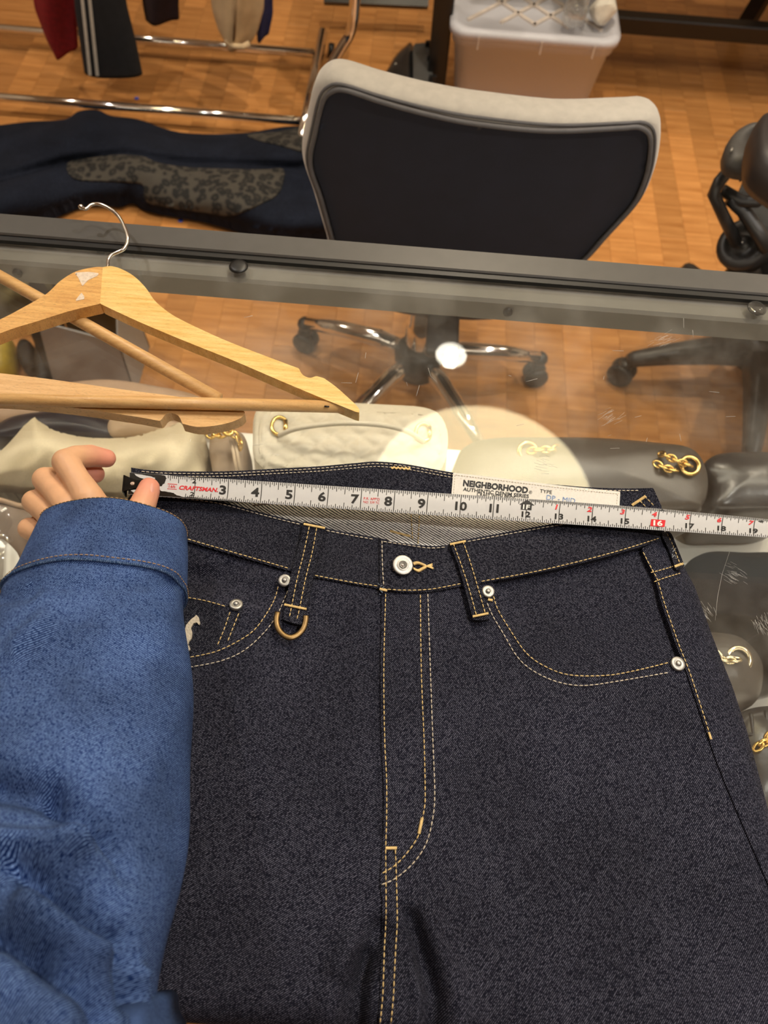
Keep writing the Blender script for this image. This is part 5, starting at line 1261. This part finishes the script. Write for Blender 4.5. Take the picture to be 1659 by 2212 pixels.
# ------------------------------------------------------------------ the person's arm
sk, nt, b = new_mat('skin'); setp(b, Roughness=.48); b.inputs['Subsurface Weight'].default_value = .05; b.inputs['Subsurface Radius'].default_value = (.008, .003, .0015); b.inputs['Subsurface Scale'].default_value = .6
at = node(nt, 'ShaderNodeAttribute'); at.attribute_name = 'pink'
nz = node(nt, 'ShaderNodeTexNoise'); nz.inputs['Scale'].default_value = 90; tc = node(nt, 'ShaderNodeTexCoord'); L(nt, tc.outputs['Object'], nz.inputs['Vector'])
mx = node(nt, 'ShaderNodeMix', data_type='RGBA'); mx.inputs[6].default_value = (.76, .43, .24, 1); mx.inputs[7].default_value = (.78, .31, .22, 1)
L(nt, at.outputs['Fac'], mx.inputs[0])
hs = node(nt, 'ShaderNodeHueSaturation'); mr = node(nt, 'ShaderNodeMapRange'); mr.inputs['To Min'].default_value = .88; mr.inputs['To Max'].default_value = 1.12
L(nt, nz.outputs['Fac'], mr.inputs['Value']); L(nt, mr.outputs[0], hs.inputs['Value']); L(nt, mx.outputs[2], hs.inputs['Color']); L(nt, hs.outputs[0], b.inputs['Base Color'])
n2 = node(nt, 'ShaderNodeTexNoise'); n2.inputs['Scale'].default_value = 420; L(nt, tc.outputs['Object'], n2.inputs['Vector'])
bm = node(nt, 'ShaderNodeBump'); bm.inputs['Strength'].default_value = .15; bm.inputs['Distance'].default_value = .0006; L(nt, n2.outputs['Fac'], bm.inputs['Height']); L(nt, bm.outputs[0], b.inputs['Normal'])

pe = thing('person', 'person reaching in with a blue denim sleeve, thumb pressing the tape end', 'person', tuple(P(200, 1400, H)))
def HP(px, py, h): return P(px, py, H + h)
chains = {   # joints: px, py, height above the glass, radius
    'index': [(218, 1118, .052, .0115), (190, 1076, .060, .0112), (166, 1036, .062, .0092), (142, 998, .061, .0097), (165, 987, .056, .0085), (196, 985, .049, .0085), (230, 990, .042, .0070)],
    'middle': [(190, 1135, .050, .0110), (148, 1096, .056, .0105), (122, 1064, .053, .0088), (98, 1036, .048, .0093), (140, 1032, .038, .0082), (175, 1028, .034, .0082), (206, 1024, .030, .0070)],
    'ring': [(175, 1150, .046, .0108), (124, 1128, .049, .0100), (98, 1104, .044, .0085), (75, 1084, .038, .0090), (105, 1090, .024, .0080), (158, 1080, .018, .0066)],
    'pinky': [(175, 1175, .040, .0105), (122, 1166, .040, .0092), (92, 1154, .034, .0080), (64, 1142, .029, .0083), (95, 1150, .016, .0072), (125, 1140, .013, .0062)],
    'thumb': [(225, 1185, .046, .0135), (285, 1140, .046, .0130), (306, 1096, .0455, .0098), (320, 1062, .0435, .0084), (322, 1054, .0430, .0078)],
    'palm': [(200, 1230, .050, .021), (210, 1160, .052, .020), (192, 1120, .051, .0145)],
    'palm2': [(200, 1230, .050, .021), (175, 1170, .047, .019), (150, 1140, .045, .012)],
    'forearm': [(200, 1230, .050, .021), (190, 1330, .054, .024), (170, 1500, .060, .027), (150, 1750, .070, .030), (130, 2050, .085, .033), (110, 2400, .11, .036), (90, 2900, .14, .038)],
}
mb = MB(); tips = []
for k, ch in chains.items():
    pts = [HP(a, b_, c) for a, b_, c, _ in ch]; rs = [q[3] for q in ch]
    if k not in ('palm', 'palm2', 'forearm'): tips.append((pts[-1], .011 if k != 'thumb' else .013))
    for i in range(len(pts)):
        mb.ball(pts[i], rs[i], 16, 12)
        if i:
            d = pts[i] - pts[i - 1]; n = max(2, int(np.linalg.norm(d) / .004)) if k != 'forearm' else 2
            mb.tube([pts[i - 1] + d * j / n for j in range(n + 1)], [rs[i - 1] + (rs[i] - rs[i - 1]) * j / n for j in range(n + 1)], 14)
tmp = mb.build('hand_rough', sk)
m_ = tmp.modifiers.new('fuse', 'REMESH'); m_.mode = 'VOXEL'; m_.voxel_size = .0011
m_ = tmp.modifiers.new('soft', 'SMOOTH'); m_.factor = .5; m_.iterations = 4
bpy.context.view_layer.update()
me = bpy.data.meshes.new_from_object(tmp.evaluated_get(bpy.context.evaluated_depsgraph_get()))
bpy.data.objects.remove(tmp); me.name = 'hand'
co = np.empty(len(me.vertices) * 3); me.vertices.foreach_get('co', co); co = co.reshape(-1, 3)
pk_ = np.zeros(len(co))
for c, r_ in tips: pk_ = np.maximum(pk_, np.clip(1.25 - np.linalg.norm(co - c, axis=1) / (r_ * 1.7), 0, 1))
a_ = me.attributes.new('pink', 'FLOAT', 'POINT'); a_.data.foreach_set('value', pk_)
me.materials.clear(); me.materials.append(sk); me.polygons.foreach_set('use_smooth', [True] * len(me.polygons))
hand = bpy.data.objects.new('hand', me); C.objects.link(hand); hand.parent = pe; hand.matrix_parent_inverse = Matrix.Translation(-pe.location)
# thumb nail
nl = crom([(312, 1045), (319, 1038), (329, 1038), (336, 1047), (337, 1061), (332, 1068), (322, 1061)], 4, True)
def nz_(a, b): return P(a, b, H + .0435 + .0078 - .00006 * ((a - 325) ** 2) * .5 - .0012 * ((b - 1056) / 14) ** 2)
v, f = sheet(nl, 2, nz_, .0012); link_mesh('thumb_nail', v, f, M['skin_nail'], hand)

# jacket sleeve: a tube laid through cuff, forearm and elbow, with folds
secs = [ # left px, left py, right px, right py, height, upright half-thickness
    (97, 1138, 389, 1142, .040, .030), (70, 1200, 391, 1195, .044, .034), (38, 1268, 393, 1255, .048, .038), (-20, 1330, 398, 1320, .052, .044), (-70, 1420, 406, 1400, .058, .050),
    (-105, 1520, 411, 1500, .066, .054), (-130, 1620, 413, 1600, .074, .057), (-150, 1720, 408, 1700, .082, .059), (-165, 1820, 398, 1800, .090, .060), (-175, 1920, 382, 1900, .099, .060),
    (-185, 2020, 360, 2000, .108, .060), (-190, 2120, 338, 2100, .117, .060), (-200, 2240, 318, 2220, .128, .060), (-215, 2400, 290, 2390, .145, .060), (-230, 2650, 250, 2640, .165, .06), (-240, 3000, 230, 3000, .18, .058), (-250, 3400, 220, 3400, .17, .056)]
SF = [ # sleeve folds in photograph pixels: x0,y0,x1,y1,width,height
    (-40, 1690, 120, 1712, 34, -.009), (120, 1712, 235, 1810, 26, -.009), (235, 1810, 262, 1890, 20, -.005), (-30, 1830, 150, 1835, 34, .008), (150, 1840, 250, 1890, 30, .004),
    (40, 1870, 150, 1945, 20, -.009), (150, 1945, 255, 2030, 24, -.011), (255, 2030, 290, 2150, 20, -.011), (60, 1960, 200, 2070, 30, .007), (-30, 2015, 90, 2065, 22, -.010), (90, 2065, 230, 2190, 20, -.011), (0, 2120, 120, 2220, 50, .006),
    (-20, 1290, 60, 1282, 16, -.003), (60, 1262, 392, 1262, 14, -.0022), (100, 1340, 40, 1400, 20, .003), (300, 1400, 120, 1450, 50, -.002), (380, 1300, 300, 1500, 40, .002), (300, 2100, 320, 2170, 14, .006)]
NA = 96
spine = []
for (lx, ly, rx_, ry_, h, bb) in secs:
    a, c = HP(lx, ly, h), HP(rx_, ry_, h); spine.append(np.r_[(a + c) / 2, (c - a) / 2, bb])
spine = crom(spine, 7)
def sleeve_ring(k, grow=0.0, amp=1.0):
    c, hw, bb = spine[k][:3], spine[k][3:6], spine[k][6]; ring = []; a0_ = np.linalg.norm(hw); e = hw / a0_
    t_ = spine[min(k + 1, len(spine) - 1)][:3] - spine[max(k - 1, 0)][:3]; t_ /= np.linalg.norm(t_); n_ = np.cross(e, t_); n_ = n_ / np.linalg.norm(n_)
    if n_[2] < 0: n_ = -n_
    for j in range(NA):
        q = 2 * math.pi * j / NA - math.pi / 2
        ring.append(c + e * (a0_ + grow) * math.cos(q) + n_ * (bb + grow) * math.copysign(abs(math.sin(q)) ** .85, math.sin(q)))
    ring = np.array(ring); nor = ring - c; nor /= np.linalg.norm(nor, axis=1)[:, None]
    px, py = proj(ring); dsp = np.zeros(NA)
    for (x0, y0, x1, y1, w, am) in SF:
        dd, _ = seg_d(px, py, x0, y0, x1, y1); dsp += am * np.exp(-(dd / w) ** 2)
    dsp *= np.clip(nor @ n_ * 2.5, 0, 1) * amp * 1.9
    dsp += .0012 * np.sin(px / 37 + py / 53) * amp
    return ring + nor * dsp[:, None]
KC = 17                                              # cuff seam ring
body_r = [sleeve_ring(k) for k in range(KC, len(spine))]
def suv(rs):
    vl = 0.0; o_ = []
    for i, r_ in enumerate(rs):
        if i: vl += np.linalg.norm(r_.mean(0) - rs[i - 1].mean(0))
        o_ += [(j / NA * .36, vl) for j in range(NA)]
    return o_
MB().loft(body_r, False).build('sleeve', M['blue'], pe, uv=suv(body_r))
cuff_r = [sleeve_ring(k, .0032, 1) for k in range(0, KC + 1)]
inner = [sleeve_ring(k, -.0012, 0) for k in range(0, KC + 1)]
cuff_all = inner[::-1] + [sleeve_ring(0, .0010, 1)] + cuff_r + [sleeve_ring(KC, .0022, 1), sleeve_ring(KC + 1, -.0006, 1)]
MB().loft(cuff_all, False).build('cuff', M['blue'], pe, uv=suv(cuff_all))
def ring_stitch(ring, name, m, lift, r=.00035, dash=.0026, gap=.0009):
    q = np.vstack([ring, ring[:1]]); q = resample(q, .00045); mb = MB(); i = 0; d0 = int(dash / .00045); g0 = max(1, int(gap / .00045))
    while i + d0 < len(q):
        mb.tube([q[i], q[i] * .5 + q[i + d0] * .5, q[i + d0]], [r * .6, r, r * .6], 5); i += d0 + g0
    o = mb.build(name, m, pe); o['kind'] = 'stuff'
tanth = mat('tan_thread', (.46, .28, .13), .7, var=.2, scale=400)
ring_stitch(sleeve_ring(0, .0036), 'cuff_edge_stitching', tanth, 0); ring_stitch(sleeve_ring(KC - 1, .0040), 'cuff_seam_stitching', tanth, 0)
MB().tube(list(sleeve_ring(KC, .0026)), .0010, 6, closed=True).build('cuff_seam_roll', denim('worn_seam', (.02, .05, .13), (.30, .40, .58), -30, mix=.35), pe)
# gathered jacket cloth at the elbow
el = crom([(225, 2212), (245, 2180), (275, 2162), (318, 2158), (336, 2172), (342, 2212), (360, 2280), (240, 2300)], 5, True)
te = P(el[:, 0], el[:, 1], H + .13); ce = te.mean(0)
MB().loft([ce + (te - ce) * s + np.array([0, 0, z]) for s, z in ((.9, -.05), (1.0, -.02), (1.0, .002), (.9, .012), (.6, .018), (.1, .020))]).build('gathered_cloth', M['blue'], pe, uv=[(k % len(el) * .004, k // len(el) * .02) for k in range(6 * len(el))])
